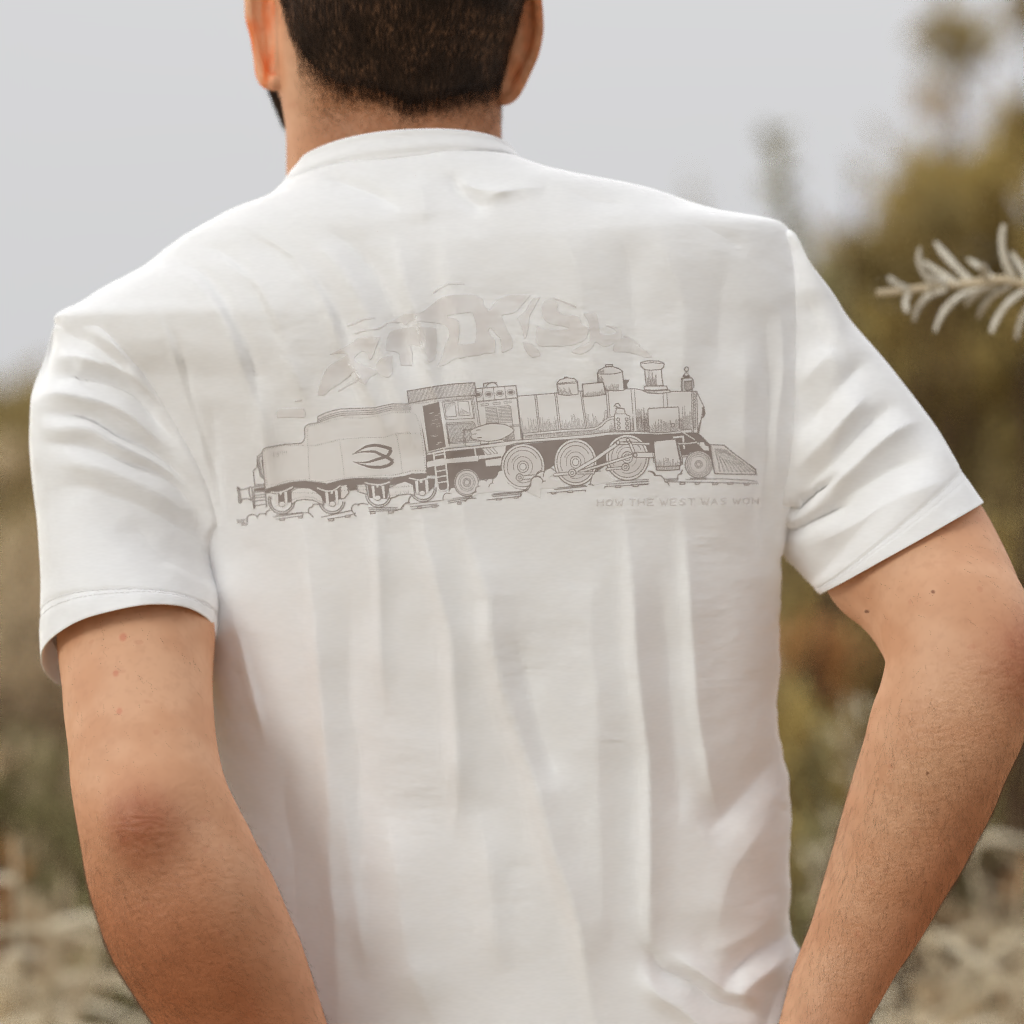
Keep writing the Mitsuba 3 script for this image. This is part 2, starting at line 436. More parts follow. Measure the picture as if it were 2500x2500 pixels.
def micro(P, seed, amp):
    return (meshkit.fbm(P * np.array([14, 10, 7.0]), 3, seed) - 0.5) * amp + (meshkit.fbm(P * np.array([45, 30, 30.0]), 2, seed + 5) - 0.5) * amp * 0.35


near = np.clip(np.sin(TH), 0, 1) ** 0.5
disp = folds_at(P[..., 0], P[..., 2], torso_folds, -0.10) + micro(P, 3, 0.0055)
P[..., 1] -= disp * near[None, :]
sil = micro(P * np.array([1.6, 1, 3.2]), 31, 0.0075)
P[..., 0] += (np.cos(TH) ** 4 * np.sign(-np.cos(TH)))[None, :] * sil
nb = 320
back = P[:, :nb].reshape(-1, 3)
shirt_y = LinearNDInterpolator(back[:, [0, 2]], back[:, 1])
shirt_near = NearestNDInterpolator(back[:, [0, 2]], back[:, 1])


def y_shirt(x, z):
    y = shirt_y(x, z)
    bad = np.isnan(y)
    if bad.any():
        y = np.where(bad, shirt_near(x, z), y)
    return y


TORSO = P
put('person__t_shirt', (P.reshape(-1, 3), grid_faces(*P.shape[:2])), 'mat_shirt')
tag('person__t_shirt', 'white short-sleeved t-shirt with a faint steam train print across the back')

# -- collar: a ribbed band round the neck
th = np.linspace(0, 2 * np.pi, 181)[:-1]
col_rows = [(520, 372, 997, 331, .006, .0700, .067, .0100), (526, 364, 991, 324, .006, .0742, .0705, .0120), (530, 355, 988, 319, .006, .0742, .0700, .0130), (543, 335, 975, 307, .008, .0705, .067, .0160),
            (549, 325, 970, 300, .008, .0688, .066, .0172), (553, 323, 966, 299, .008, .0672, .064, .0172), (556, 330, 962, 306, .008, .0660, .063, .0160), (552, 360, 965, 330, .008, .0655, .063, .012)]
PC, _, _ = loft(col_rows, 60, th, p=2.1, dx=0.12)
tp = np.linspace(0, 1, 60)
PC[..., 1] -= (0.0012 * np.exp(-((tp - 0.05) / 0.05) ** 2))[:, None] * np.clip(np.sin(th), 0, 1)
PC += ((meshkit.fbm(PC * 22, 2, 4) - 0.5) * 0.003)[..., None] * np.array([0, -1, 0.35])
put('person__t_shirt__collar', (PC.reshape(-1, 3), grid_faces(*PC.shape[:2])), 'mat_shirt')

# -- sleeves
def sleeve(rows, seam_q, side, folds, p, lining, hem_px):
    th = np.linspace(0, 2 * np.pi, 261)[:-1]
    n = 210
    P, t, R = loft(rows, n, th, p=p)
    # folds along the surface
    N = np.cross(np.gradient(P, axis=1), np.gradient(P, axis=0))
    N /= np.maximum(np.linalg.norm(N, axis=-1, keepdims=True), 1e-9)
    C = P.mean(1, keepdims=True)
    if ((P - C) * N).sum() < 0:
        N = -N
    # join the body of the shirt along the shoulder seam
    w = at(smooth_line(seam_q, 30), -0.07)[:, [0, 2]]
    x, z = P[..., 0], P[..., 2]
    d, sd, pos = seg_dist(x, z, w)
    s = d * sd * side
    yt = y_shirt(x, z)
    pe = np.clip(pos / 0.68, 0, 1)      # the drawn seam ends at 0.68 of the line
    k = np.clip((s - 0.004) / (0.060 - 0.045 * pe ** 0.7), 0, 1)
    k = k * k * (3 - 2 * k)
    k = np.maximum(k, np.clip((pos - 0.62) / 0.08, 0, 1))
    wl = np.concatenate([[0], np.cumsum(np.linalg.norm(np.diff(w, axis=0), axis=1))])
    sx, sz = np.interp(pos * wl[-1], wl, w[:, 0]), np.interp(pos * wl[-1], wl, w[:, 1])
    ys = y_shirt(sx, sz)
    target = np.where(s > 0, ys - 0.0022 * (1 - np.exp(-np.maximum(s, 0) / 0.009)) + 0.0010, yt + 0.004 + np.minimum(-s, 0.05) * 0.3)
    nearm = np.clip(np.sin(th) * 3, 0, 1)[None, :]
    ynew = target * (1 - k) + P[..., 1] * k
    P[..., 1] = P[..., 1] * (1 - nearm) + ynew * nearm
    P[:-14, :, 1] = gaussian_filter(P[..., 1], (1.6, 1.6), mode=('nearest', 'wrap'))[:-14]
    g = 1.25 * folds_at(P[..., 0], P[..., 2], folds, -0.06) * np.clip(np.sin(th) + 0.25, 0, 1)[None, :]
    g = g + micro(P, 11, 0.006)
    # stitched hem: a shallow groove and a slight flare
    arc = (1 - t) * hem_px
    g = g - (0.0010 * np.exp(-((arc - 62) / 7) ** 2) + 0.0005 * np.exp(-((arc - 50) / 5) ** 2))[:, None]
    g = g + (meshkit.noise(np.stack([P[..., 0] * 90, P[..., 1] * 90, P[..., 2] * 20], -1), 2) - 0.5) * 0.0018 * np.exp(-((arc - 30) / 30) ** 2)[:, None]
    P = P + (N * 0.6 + np.array([0, -0.4, 0])) * (g * np.clip((s + 0.002) / 0.006, 0, 1))[..., None]
    # turn the hem in: lining
    last = P[-1]
    c = last.mean(0)
    rows_ = [P]
    back_dir = (P[-40].mean(0) - c)
    for f_, u in ((0.992, -0.012), (0.978, 0.0), (0.965, 0.08), (0.945, 0.25), (0.90, 0.42)):
        rows_.append((c + (last - c) * f_ + back_dir * u)[None])
    return np.concatenate(rows_, 0)


seamL = [(60, 592), (110, 594), (150, 599), (178, 604), (199, 617), (226, 648), (259, 684), (298, 739), (346, 821), (370, 864), (398, 930), (412, 1000), (416, 1060), (445, 1340)]
seamR = [(1470, 380), (1488, 440), (1500, 490), (1500, 600), (1497, 700), (1488, 860), (1472, 960), (1468, 1040), (1440, 1320)]
L_rows = [(330, 590, 510, 930, .004, .070, .06, 0), (225, 606, 445, 985, .0, .074, .066, 0), (108, 611, 425, 1040, -.006, .078, .075, .0), (84, 680, 421, 1062, -.010, .082, .075, .0), (64, 750, 421, 1078, -.014, .083, .073, 0),
          (62, 830, 421, 1092, -.018, .082, .070, .003), (68, 900, 420, 1105, -.024, .080, .068, .006), (77, 1000, 418, 1122, -.036, .077, .066, .012), (82, 1120, 412, 1148, -.052, .073, .065, .020), (80, 1212, 407, 1170, -.063, .071, .064, .027), (81, 1262, 404, 1186, -.070, .069, .064, .0305)]
L_folds = [([(80, 618), (120, 620), (182, 640), (230, 682), (262, 730)], -2.6, 4, 5), ([(60, 706), (120, 704), (175, 710), (240, 735), (300, 780), (350, 840)], -3.6, 3.5, 6),
           ([(50, 776), (110, 777), (165, 786), (240, 816), (310, 860), (390, 945)], -3.4, 3.5, 6), ([(60, 828), (130, 832), (200, 846), (280, 880), (350, 935), (400, 1000)], -2.4, 4, 6),
           ([(130, 662), (170, 672), (215, 692), (270, 740), (310, 790)], -1.6, 3, 4), ([(60, 680), (120, 676), (190, 684), (250, 715), (310, 765)], 2.6, 6, 4), ([(50, 748), (120, 745), (190, 757), (260, 790), (330, 850)], 2.8, 6, 4),
           ([(60, 806), (140, 808), (220, 826), (300, 872), (370, 940)], 2.2, 6, 4), ([(100, 870), (200, 880), (290, 920), (370, 990)], 1.6, 8, 7), ([(100, 910), (220, 925), (320, 975), (400, 1050)], -1.6, 7, 9), ([(140, 615), (200, 640), (250, 690)], 1.4, 5, 4),
           ([(250, 960), (300, 1010), (350, 1080)], -0.9, 10, 12)]
def stitches(P, rows, step=0.0034, ln=0.0021, r=0.00028):
    parts = []
    for i in rows:
        ring = P[i]
        s = np.concatenate([[0], np.cumsum(np.linalg.norm(np.diff(ring, axis=0), axis=1))])
        nrm = ring - ring.mean(0)
        nrm /= np.linalg.norm(nrm, axis=1, keepdims=True)
        for k in range(int(s[-1] / step)):
            pq = [np.array([np.interp(t, s, ring[:, c] + nrm[:, c] * 0.0003) for c in range(3)]) for t in (k * step, k * step + ln)]
            d = (pq[1] - pq[0]) / ln
            a = np.cross(d, [0.2, 0.3, 0.9])
            b = np.cross(d, a)
            parts.append(np.array([q + (a * math.cos(w) + b * math.sin(w)) * r for q in pq for w in (0, 2.1, 4.2)]))
    V = np.vstack(parts)
    f = np.array([(0, 1, 4), (0, 4, 3), (1, 2, 5), (1, 5, 4), (2, 0, 3), (2, 3, 5)])
    return V, (f[None] + 6 * np.arange(len(parts))[:, None, None]).reshape(-1, 3)


def with_stitches(P, rows):
    v, f = P.reshape(-1, 3), tri(grid_faces(*P.shape[:2]))
    V, F = stitches(P, rows)
    return np.vstack([v, V]), np.vstack([f, F + len(v)])


PL = sleeve(L_rows, seamL, 1, L_folds, 2.2, True, 640)
put('person__t_shirt__sleeve', with_stitches(PL, (188, 192)), 'mat_shirt')
R_rows = [(1400, 440, 1430, 990, .0, .082, .08, 0), (1478, 436, 1466, 1015, -.003, .080, .078, 0), (1518, 500, 1474, 1040, -.006, .080, .076, 0), (1568, 560, 1482, 1052, -.010, .080, .074, 0),
          (1590, 590, 1486, 1058, -.012, .079, .073, 0), (1640, 650, 1497, 1068, -.017, .077, .072, 0), (1690, 710, 1507, 1078, -.022, .075, .070, .001), (1752, 792, 1522, 1094, -.030, .072, .068, .003), (1792, 856, 1533, 1104, -.044, .069, .066, .005),
          (1816, 900, 1540, 1112, -.051, .067, .065, .006), (1850, 950, 1549, 1120, -.058, .065, .064, .008)]
R_folds = [([(1475, 960), (1560, 870), (1640, 790), (1700, 760)], -3.2, 6, 9), ([(1490, 1000), (1590, 930), (1690, 870), (1760, 850)], -2.6, 7, 9), ([(1490, 830), (1560, 750), (1620, 690), (1660, 672)], -2.6, 7, 8),
           ([(1480, 985), (1580, 895), (1670, 820), (1740, 800)], 3.0, 8, 6), ([(1490, 905), (1560, 815), (1640, 735)], 2.6, 9, 6), ([(1500, 1040), (1600, 985), (1700, 925), (1790, 890)], 2.0, 9, 8),
           ([(1500, 740), (1540, 690), (1580, 650)], 1.6, 8, 7), ([(1380, 958), (1430, 966), (1475, 966), (1520, 938), (1575, 885)], -5.5, 3.5, 4.5), ([(1380, 1012), (1430, 1006), (1480, 1004), (1540, 975), (1610, 930)], -4.5, 3.5, 5), ([(1510, 545), (1540, 620), (1560, 690)], -1.4, 9, 9)]
PR = sleeve(R_rows, seamR, -1, R_folds, 2.2, True, 620)
put('person__t_shirt__sleeve', with_stitches(PR, (188, 192)), 'mat_shirt')

# -- body: arms, neck, head, trunk and legs joined into one figure
th = np.linspace(0, 2 * np.pi, 161)[:-1]


def arm(rows, n, bumps, p=2.15):
    P, t, R = loft(rows, n, th, p=p, auto=True)
    N = np.cross(np.gradient(P, axis=1), np.gradient(P, axis=0))
    N /= np.maximum(np.linalg.norm(N, axis=-1, keepdims=True), 1e-9)
    if ((P - P.mean(1, keepdims=True)) * N).sum() < 0:
        N = -N
    g = np.zeros(P.shape[:2])
    for c, r, amp in bumps:
        g += amp * np.exp(-((P - c) ** 2 / np.asarray(r) ** 2).sum(-1))
    g += (meshkit.fbm(P * 26, 2, 21) - 0.5) * 0.0022
    return P + N * g[..., None], N


La_rows = [(230, 660, 370, 760, .02, .035, .05, 0), (165, 770, 380, 880, .010, .036, .05, 0), (135, 980, 375, 1010, -.020, .040, .05, 0), (118, 1120, 392, 1110, -.052, .045, .05, 0), (110, 1210, 403, 1190, -.074, .049, .05, 0), (121, 1310, 399, 1290, -.102, .050, .048, 0),
           (131, 1410, 408, 1390, -.132, .050, .046, 0), (140, 1500, 428, 1475, -.160, .049, .045, 0), (152, 1580, 462, 1552, -.178, .049, .045, 0), (172, 1672, 504, 1640, -.182, .049, .046, 0), (204, 1765, 544, 1735, -.174, .048, .045, 0),
           (252, 1855, 579, 1825, -.160, .045, .043, 0), (298, 1930, 610, 1918, -.150, .042, .041, 0), (352, 2030, 640, 2020, -.142, .037, .036, 0), (425, 2150, 660, 2140, -.140, .031, .029, 0), (480, 2240, 670, 2232, -.142, .027, .024, 0)]
PA, NA = arm(La_rows, 260, [(EL + [0, .02, 0], (.026, .05, .026), .0105), (EL + [0.004, .02, -.040], (.03, .05, .03), -.0035), (EL + [.034, .02, 0.01], (.016, .05, .03), -.003), (EL + [-.032, .02, .004], (.012, .05, .03), -.0025), (at([250, 1330], -.15), (.04, .05, .06), .003), (at([330, 1720], -.22), (.05, .05, .05), .0035)])
Ra_rows = [(1430, 740, 1470, 540, .02, .035, .05, 0), (1505, 960, 1600, 720, -.004, .038, .05, 0), (1545, 1085, 1770, 895, -.036, .044, .05, 0), (1575, 1137, 1853, 958, -.056, .050, .05, 0), (1610, 1160, 1893, 1035, -.074, .051, .049, 0), (1645, 1190, 1926, 1118, -.094, .050, .047, 0),
           (1664, 1213, 1949, 1185, -.112, .049, .046, 0), (1674, 1242, 1957, 1248, -.124, .048, .045, 0), (1667, 1285, 1948, 1322, -.131, .047, .045, 0), (1652, 1332, 1928, 1390, -.133, .047, .045, 0), (1634, 1395, 1893, 1468, -.130, .046, .045, 0), (1610, 1473, 1864, 1534, -.125, .045, .044, 0),
           (1586, 1555, 1815, 1632, -.119, .043, .042, 0), (1562, 1640, 1768, 1708, -.115, .040, .039, 0), (1532, 1738, 1722, 1785, -.113, .037, .036, 0), (1506, 1810, 1680, 1847, -.114, .034, .033, 0), (1472, 1924, 1632, 1940, -.120, .030, .029, 0), (1445, 2010, 1590, 2020, -.128, .027, .025, 0), (1420, 2090, 1550, 2098, -.135, .025, .022, 0)]
PB, NB = arm(Ra_rows, 280, [(ER + [-.012, 0, 0], (.024, .05, .028), .007), (at([1870, 1300], -.17), (.03, .04, .05), .002), (at([1700, 1400], -.17), (.05, .05, .06), .002), (at([1740, 1080], -.12), (.05, .05, .03), .002)])


def hand(w, d, n_, side, size=1.0):
    """w wrist, d pointing along the hand, n_ out of the back of the hand"""
    d = np.asarray(d, float) / np.linalg.norm(d)
    n_ = np.asarray(n_, float)
    n_ = n_ - d * (n_ @ d)
    n_ /= np.linalg.norm(n_)
    a = np.cross(n_, d) * side        # towards the thumb
    o = m3.Manifold()
    ks = []
    for i, off in enumerate((0.031, 0.011, -0.010, -0.029)):
        ks.append(w + d * (0.094 - 0.006 * abs(i - 1)) + a * off)
    pal = []
    for k_ in ks:
        pal.append(m3.Manifold.batch_hull([m3.Manifold.sphere(0.016, 20).translate(list(w + a * 0.45 * ((k_ - w) @ a))), m3.Manifold.sphere(0.0115, 20).translate(list(k_))]))
    o = m3.Manifold.batch_hull(pal[:2]) + m3.Manifold.batch_hull(pal[1:3]) + m3.Manifold.batch_hull(pal[2:])
    for k_, ln in zip(ks, (0.070, 0.079, 0.073, 0.057)):
        p1 = k_ + (d * 0.97 - n_ * 0.15) * ln * 0.5
        p2 = p1 + (d * 0.90 - n_ * 0.38) * ln * 0.3
        p3 = p2 + (d * 0.82 - n_ * 0.5) * ln * 0.2
        o += chain([k_, p1, p2, p3], [0.0100, 0.0088, 0.0080, 0.0070])
    b0 = w + d * 0.025 + a * 0.022
    b1 = b0 + d * 0.030 + a * 0.026 - n_ * 0.006
    b2 = b1 + d * 0.032 + a * 0.012 - n_ * 0.006
    b3 = b2 + d * 0.022 + a * 0.003
    o += chain([b0, b1, b2, b3], [0.015, 0.012, 0.0100, 0.0082])
    return o


head_rows = [(480, 560, 1010, 560, .010, .060, .07, 0), (520, 400, 972, 400, .010, .062, .062, 0), (541, 335, 951, 335, .012, .0605, .060, 0), (541, 285, 947, 285, .014, .0600, .060, 0), (539, 240, 946, 240, .018, .0605, .064, 0),
             (532, 195, 946, 195, .022, .066, .075, 0), (527, 155, 951, 155, .026, .0745, .095, 0), (524, 100, 962, 100, .029, .086, .105, 0), (523, 50, 980, 50, .030, .094, .107, 0), (522, 0, 992, 0, .031, .099, .108, 0), (520, -70, 1000, -70, .032, .101, .106, 0),
             (526, -150, 996, -150, .032, .099, .100, 0), (548, -225, 972, -225, .032, .090, .090, 0), (588, -285, 930, -285, .032, .072, .072, 0), (645, -328, 872, -328, .032, .048, .048, 0), (720, -345, 800, -345, .032, .016, .016, 0)]
PH, tH, RH = loft(head_rows, 200, th, p=2.15)
# face: nose, brow, lips, chin (turned away from the camera)
fc = np.array([-0.075 * .36, 0.135, 0.0])
for q, r, amp in (((735, 60), (.011, .03, .022), .022), ((735, 20), (.009, .03, .03), .010), ((735, -45), (.045, .03, .010), .006), ((655, 0), (.014, .03, .010), -.008), ((815, 0), (.014, .03, .010), -.008), ((735, 135), (.022, .03, .007), .006), ((735, 195), (.02, .03, .014), .010)):
    c = at(q, 0.13)
    g = amp * np.exp(-(((PH - c) / np.array(r)) ** 2).sum(-1))
    PH[..., 1] += g * (np.sin(th) < 0)[None, :]
jaw = m3.Manifold.batch_hull([m3.Manifold.sphere(r, 32).translate(list(at([a, b], y))) for a, b, y, r in ((560, 110, .03, .012), (552, 170, .05, .010), (600, 255, .085, .012), (735, 270, .128, .014), (905, 170, .05, .014), (900, 110, .03, .014), (850, 255, .09, .012))])


def ear(outer, inner, y0, sgn):
    """seen from behind: a shell between the head and its rolled rim"""
    o = smooth_line(outer, 40)
    i = smooth_line(inner, 40)
    out = m3.Manifold()
    u = np.linspace(0, 1, 40)
    rim = at(o, y0 - 0.003 + 0.008 * u)
    root = at(i, y0 + 0.004 + 0 * u)
    rim[:, 0] -= sgn * 0.0036
    rr = 0.0036 + 0.0016 * np.exp(-((u - 0.93) / 0.12) ** 2)
    mid = root * 0.42 + rim * 0.58 + np.array([0, 0.0055, 0])
    for a in range(39):
        out += m3.Manifold.batch_hull([m3.Manifold.sphere(rr[a], 14).translate(list(rim[a])), m3.Manifold.sphere(rr[a + 1], 14).translate(list(rim[a + 1]))])
        for A_, B_, r1, r2 in ((rim, mid, .0028, .0032), (mid, root, .0032, .0055)):
            out += m3.Manifold.batch_hull([m3.Manifold.sphere(r1, 8).translate(list(A_[a])), m3.Manifold.sphere(r1, 8).translate(list(A_[a + 1])), m3.Manifold.sphere(r2, 8).translate(list(B_[a])), m3.Manifold.sphere(r2, 8).translate(list(B_[a + 1]))])
    return out


earL = ear([(520, -62), (495, -78), (470, -55), (461, 0), (462, 31), (471, 68), (478, 109), (484, 139), (496, 155), (510, 157), (522, 148)], [(538, -40), (535, -20), (534, 0), (533, 20), (532, 40), (532, 60), (532, 85), (533, 110), (534, 125), (534, 135), (534, 140)], .004, -1)
earR = ear([(985, -62), (1003, -72), (1018, -45), (1023, 0), (1026, 51), (1020, 92), (1003, 133), (986, 163), (972, 180), (959, 186), (950, 182)], [(985, -40), (988, -20), (988, 0), (984, 30), (979, 60), (972, 90), (965, 120), (957, 140), (952, 155), (949, 165), (948, 172)], .004, 1)
trunk_rows = [(540, 400, 960, 372, .005, .058, .06, .012), (420, 440, 1270, 420, .0, .075, .07, .004), (270, 560, 1460, 500, .0, .088, .08, 0), (300, 760, 1470, 760, .0, .094, .09, 0), (380, 920, 1440, 920, 0, .096, .095, 0), (410, 1200, 1420, 1200, 0, .092, .095, 0), (430, 1600, 1410, 1600, 0, .088, .095, 0), (415, 2050, 1440, 2050, 0, .092, .1, 0), (410, 2250, 1450, 2250, 0, .105, .1, 0), (440, 2420, 1430, 2420, 0, .10, .095, 0)]
PT, _, _ = loft(trunk_rows, 120, th, p=2.3)
Z = lambda q: float(at([966, q], 0.0)[2])
body = m3.Manifold()
for g in (PA, PB, PH, PT):
    body += manifold(closed_mesh(g))
body += jaw + earL + earR
legs = m3.Manifold()
for sx in (-1, 1):
    legs += chain([(sx * .095, 0, .80), (sx * .105, .01, .47), (sx * .11, -.01, .10), (sx * .115, .0, .06)], [.088, .058, .042, .04], 40)
body += legs
body += hand(PA[-4].mean(0), (0.42, -0.02, -1), (0, -1, 0.0), 1)
body += hand(PB[-4].mean(0), (-0.50, -0.02, -1), (0, -1, 0.0), -1)
bm = back_to(body)
bm = trimesh.Trimesh(bm.vertices, bm.faces, process=True)
trimesh.smoothing.filter_taubin(bm, iterations=6)
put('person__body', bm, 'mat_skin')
tag('person__body', 'bare tanned arms, neck and ears tinted red for light glowing through')

# -- trousers and boots (below the frame)
tr = m3.Manifold()
rows_t = [(392, 2060, 1455, 2060, 0, .106, .108, 0), (388, 2200, 1462, 2200, -.004, .118, .112, 0), (392, 2330, 1458, 2330, -.006, .122, .112, 0), (420, 2440, 1440, 2440, -.003, .112, .106, 0), (470, 2480, 1400, 2480, 0, .1, .1, 0)]
PTr, _, _ = loft(rows_t, 50, np.linspace(0, 2 * np.pi, 81)[:-1], p=2.4)
tr += manifold(closed_mesh(PTr))
for sx in (-1, 1):
    tr += chain([(sx * .095, 0, .78), (sx * .105, .01, .47), (sx * .112, .0, .12)], [.098, .074, .066], 44)
trm = back_to(tr)
trm = trimesh.Trimesh(trm.vertices, trm.faces, process=True)
trimesh.smoothing.filter_taubin(trm, iterations=10)
put('person__trousers', trm, 'mat_trouser', smooth=40)
for sx in (-1, 1):
    b = m3.Manifold.batch_hull([m3.Manifold.sphere(r, 28).translate([sx * .115 + dx, y, z]) for dx, y, z, r in ((0, -.05, .045, .042), (0, .04, .045, .045), (sx * .012, .16, .035, .036), (0, -.01, .13, .05))])
    b = b.trim_by_plane([0, 0, 1], 0.001)
    put('person__boot', back_to(b), 'mat_boot', smooth=35)

# ------------------------------------------------------------------ hair
def strands(root, tip_dirs, length, width, bend, segs=2):
    """thin three-sided tapering hairs. tip_dirs (n,3) unit, bend (n,3) added towards the tip"""
    n = len(root)
    length = np.broadcast_to(length, (n,))
    w = np.broadcast_to(width, (n,))
    side = np.cross(tip_dirs, rng.normal(size=(n, 3)))
    side /= np.linalg.norm(side, axis=1, keepdims=True)
    up = np.cross(tip_dirs, side)
    V, F = [], []
    per = 3 * segs + 1
    for s in range(segs):
        u = s / segs
        c = root + tip_dirs * (length * u)[:, None] + bend * (length * u * u)[:, None]
        for k in range(3):
            a = 2 * np.pi * k / 3
            V.append(c + (side * math.cos(a) + up * math.sin(a)) * (w * (1 - 0.55 * u))[:, None])
    V.append(root + tip_dirs * length[:, None] + bend * length[:, None])
    V = np.stack(V, 1).reshape(-1, 3)
    base = (np.arange(n) * per)[:, None]
    for s in range(segs - 1):
        for k in range(3):
            a, b = s * 3 + k, s * 3 + (k + 1) % 3
            F.append(base + np.array([a, b, b + 3]))
            F.append(base + np.array([a, b + 3, a + 3]))
    for k in range(3):
        a, b = (segs - 1) * 3 + k, (segs - 1) * 3 + (k + 1) % 3
        F.append(base + np.array([a, b, 3 * segs]))
    return V, np.stack(F, 1).reshape(-1, 3)


NH = np.cross(np.gradient(PH, axis=1), np.gradient(PH, axis=0))
NH /= np.maximum(np.linalg.norm(NH, axis=-1, keepdims=True), 1e-9)
if ((PH - PH.mean(1, keepdims=True)) * NH).sum() < 0:
    NH = -NH
hairline = np.array([(505, -400), (518, -60), (529, 0), (547, 68), (561, 92), (578, 122), (605, 150), (643, 170), (677, 175), (714, 182), (748, 198), (768, 210), (802, 205), (833, 198), (877, 188), (921, 184), (945, 168), (958, 150), (972, 95), (986, 50), (1003, 0), (1025, -60), (1040, -400)])


def to_q(P):
    x, y, z = P[..., 0], P[..., 1] + D, P[..., 2] - CAMZ
    f = y * CP - z * SP
    return np.stack([x / f * D / KQ + 966, 966 - (y * SP + z * CP) / f * D / KQ], -1)


hpoly = shapely.Polygon(hairline)
shapely.prepare(hpoly)
qh = to_q(PH)
front = (np.sin(th) < -0.25)[None, :]
inside = shapely.contains_xy(hpoly, qh[..., 0], qh[..., 1])
dist = shapely.distance(shapely.points(qh.reshape(-1, 2)), hpoly.exterior).reshape(inside.shape)
crown = qh[..., 1] < -170
mask = np.where(front, crown, inside)
thick = np.where(front, 0.006 * crown, np.where(inside, np.clip(dist / 32, 0, 1) * 0.0046, -0.0015))
cap = PH + NH * thick[..., None]
q4 = grid_faces(*PH.shape[:2])
keep = (mask & (front | (dist > 9))).reshape(-1)[q4].all(1)
capv, capf = cap.reshape(-1, 3), tri(q4[keep])
# hair roots
idx = np.flatnonzero((mask & (qh[..., 1] > -360)).reshape(-1))
area = np.linalg.norm(np.cross(np.gradient(PH, axis=1), np.gradient(PH, axis=0)), axis=-1).reshape(-1)
nhair = 52000
idx = np.flatnonzero(((mask | (~front & (dist < 7) & (qh[..., 1] < 260))) & (qh[..., 1] > -360)).reshape(-1))
wt = area[idx] * (1 + 2.2 * np.exp(-(dist.reshape(-1)[idx] / 16) ** 2))
pick = rng.choice(idx, nhair, p=wt / wt.sum())
root = cap.reshape(-1, 3)[pick] + rng.normal(size=(nhair, 3)) * 0.0008 - NH.reshape(-1, 3)[pick] * 0.0012
nr = NH.reshape(-1, 3)[pick]
down = np.array([0, -0.15, -1.0]) + np.stack([-0.9 * (root[:, 0] + 0.075) * 2.0, 0 * root[:, 0], 0 * root[:, 0]], -1)
down = down + rng.normal(size=(nhair, 3)) * 0.22
down -= nr * (down * nr).sum(1, keepdims=True)
dirs = down + nr * rng.uniform(0.12, 0.34, (nhair, 1))
dirs /= np.linalg.norm(dirs, axis=1, keepdims=True)
dd = dist.reshape(-1)[pick]
V1, F1 = strands(root, dirs, rng.uniform(0.007, 0.017, nhair) * np.clip(0.45 + dd / 70, 0.45, 1), 0.000125, -nr * 0.16 + rng.normal(size=(nhair, 3)) * 0.10, 3)
# thin edge of the hairline and stubble on the nape
stub = np.flatnonzero((~inside & ~front & (qh[..., 1] > 60) & (qh[..., 1] < 300) & (qh[..., 0] > 560) & (qh[..., 0] < 945)).reshape(-1))
qs = qh.reshape(-1, 2)[stub]
dens = np.exp(-dist.reshape(-1)[stub] / 14) + 0.20 * np.exp(-(((qs[:, 0] - 630) / 45) ** 2 + ((qs[:, 1] - 205) / 40) ** 2)) + 0.18 * np.exp(-(((qs[:, 0] - 915) / 30) ** 2 + ((qs[:, 1] - 225) / 35) ** 2)) + 0.012
ns = 6500
pk = stub[rng.choice(len(stub), ns, p=dens * area[stub] / (dens * area[stub]).sum())]
rt = PH.reshape(-1, 3)[pk] + rng.normal(size=(ns, 3)) * 0.0006
nr2 = NH.reshape(-1, 3)[pk]
d2 = np.array([0.35, 0, -0.8]) * np.where(rt[:, :1] < -0.07, 1, -1) * np.array([1, 0, 0]) + np.array([0, 0, -0.7]) + rng.normal(size=(ns, 3)) * 0.45
d2 -= nr2 * (d2 * nr2).sum(1, keepdims=True)
d2 = d2 / np.linalg.norm(d2, axis=1, keepdims=True) + nr2 * 0.2
d2 /= np.linalg.norm(d2, axis=1, keepdims=True)
V2, F2 = strands(rt, d2, rng.uniform(0.002, 0.006, ns), 0.00005, rng.normal(size=(ns, 3)) * 0.2, 2)
put('person__hair', (np.vstack([capv, V1, V2]), np.vstack([capf, F1 + len(capv), F2 + len(capv) + len(V1)])), 'mat_hair')
tag('person__hair', 'short dark brown hair tapering to a point on the nape')

# beard along the jaw
beard = m3.Manifold.batch_hull([m3.Manifold.sphere(r, 24).translate(list(at([a, b], y))) for a, b, y, r in ((530, 118, .048, .0085), (527, 165, .058, .0085), (545, 225, .080, .0065), (575, 262, .105, .008), (660, 300, .13, .012), (770, 300, .135, .012), (860, 262, .11, .01), (890, 200, .08, .01))])
bmesh = back_to(beard)
pts, fi = trimesh.sample.sample_surface(bmesh, 9000, seed=3)
bn = bmesh.face_normals[fi]
bd = np.array([-0.1, 0.15, -0.75]) + rng.normal(size=(9000, 3)) * 0.25
bd -= bn * (bd * bn).sum(1, keepdims=True)
bd = bd / np.linalg.norm(bd, axis=1, keepdims=True) + bn * 0.3
bd /= np.linalg.norm(bd, axis=1, keepdims=True)
V3, F3 = strands(pts - bn * 0.0008, bd, rng.uniform(0.003, 0.006, 9000), 0.00013, rng.normal(size=(9000, 3)) * 0.12, 2)
bv, bf = np.asarray(bmesh.vertices), np.asarray(bmesh.faces)
put('person__beard', (np.vstack([bv, V3]), np.vstack([bf, F3 + len(bv)])), 'mat_hair')


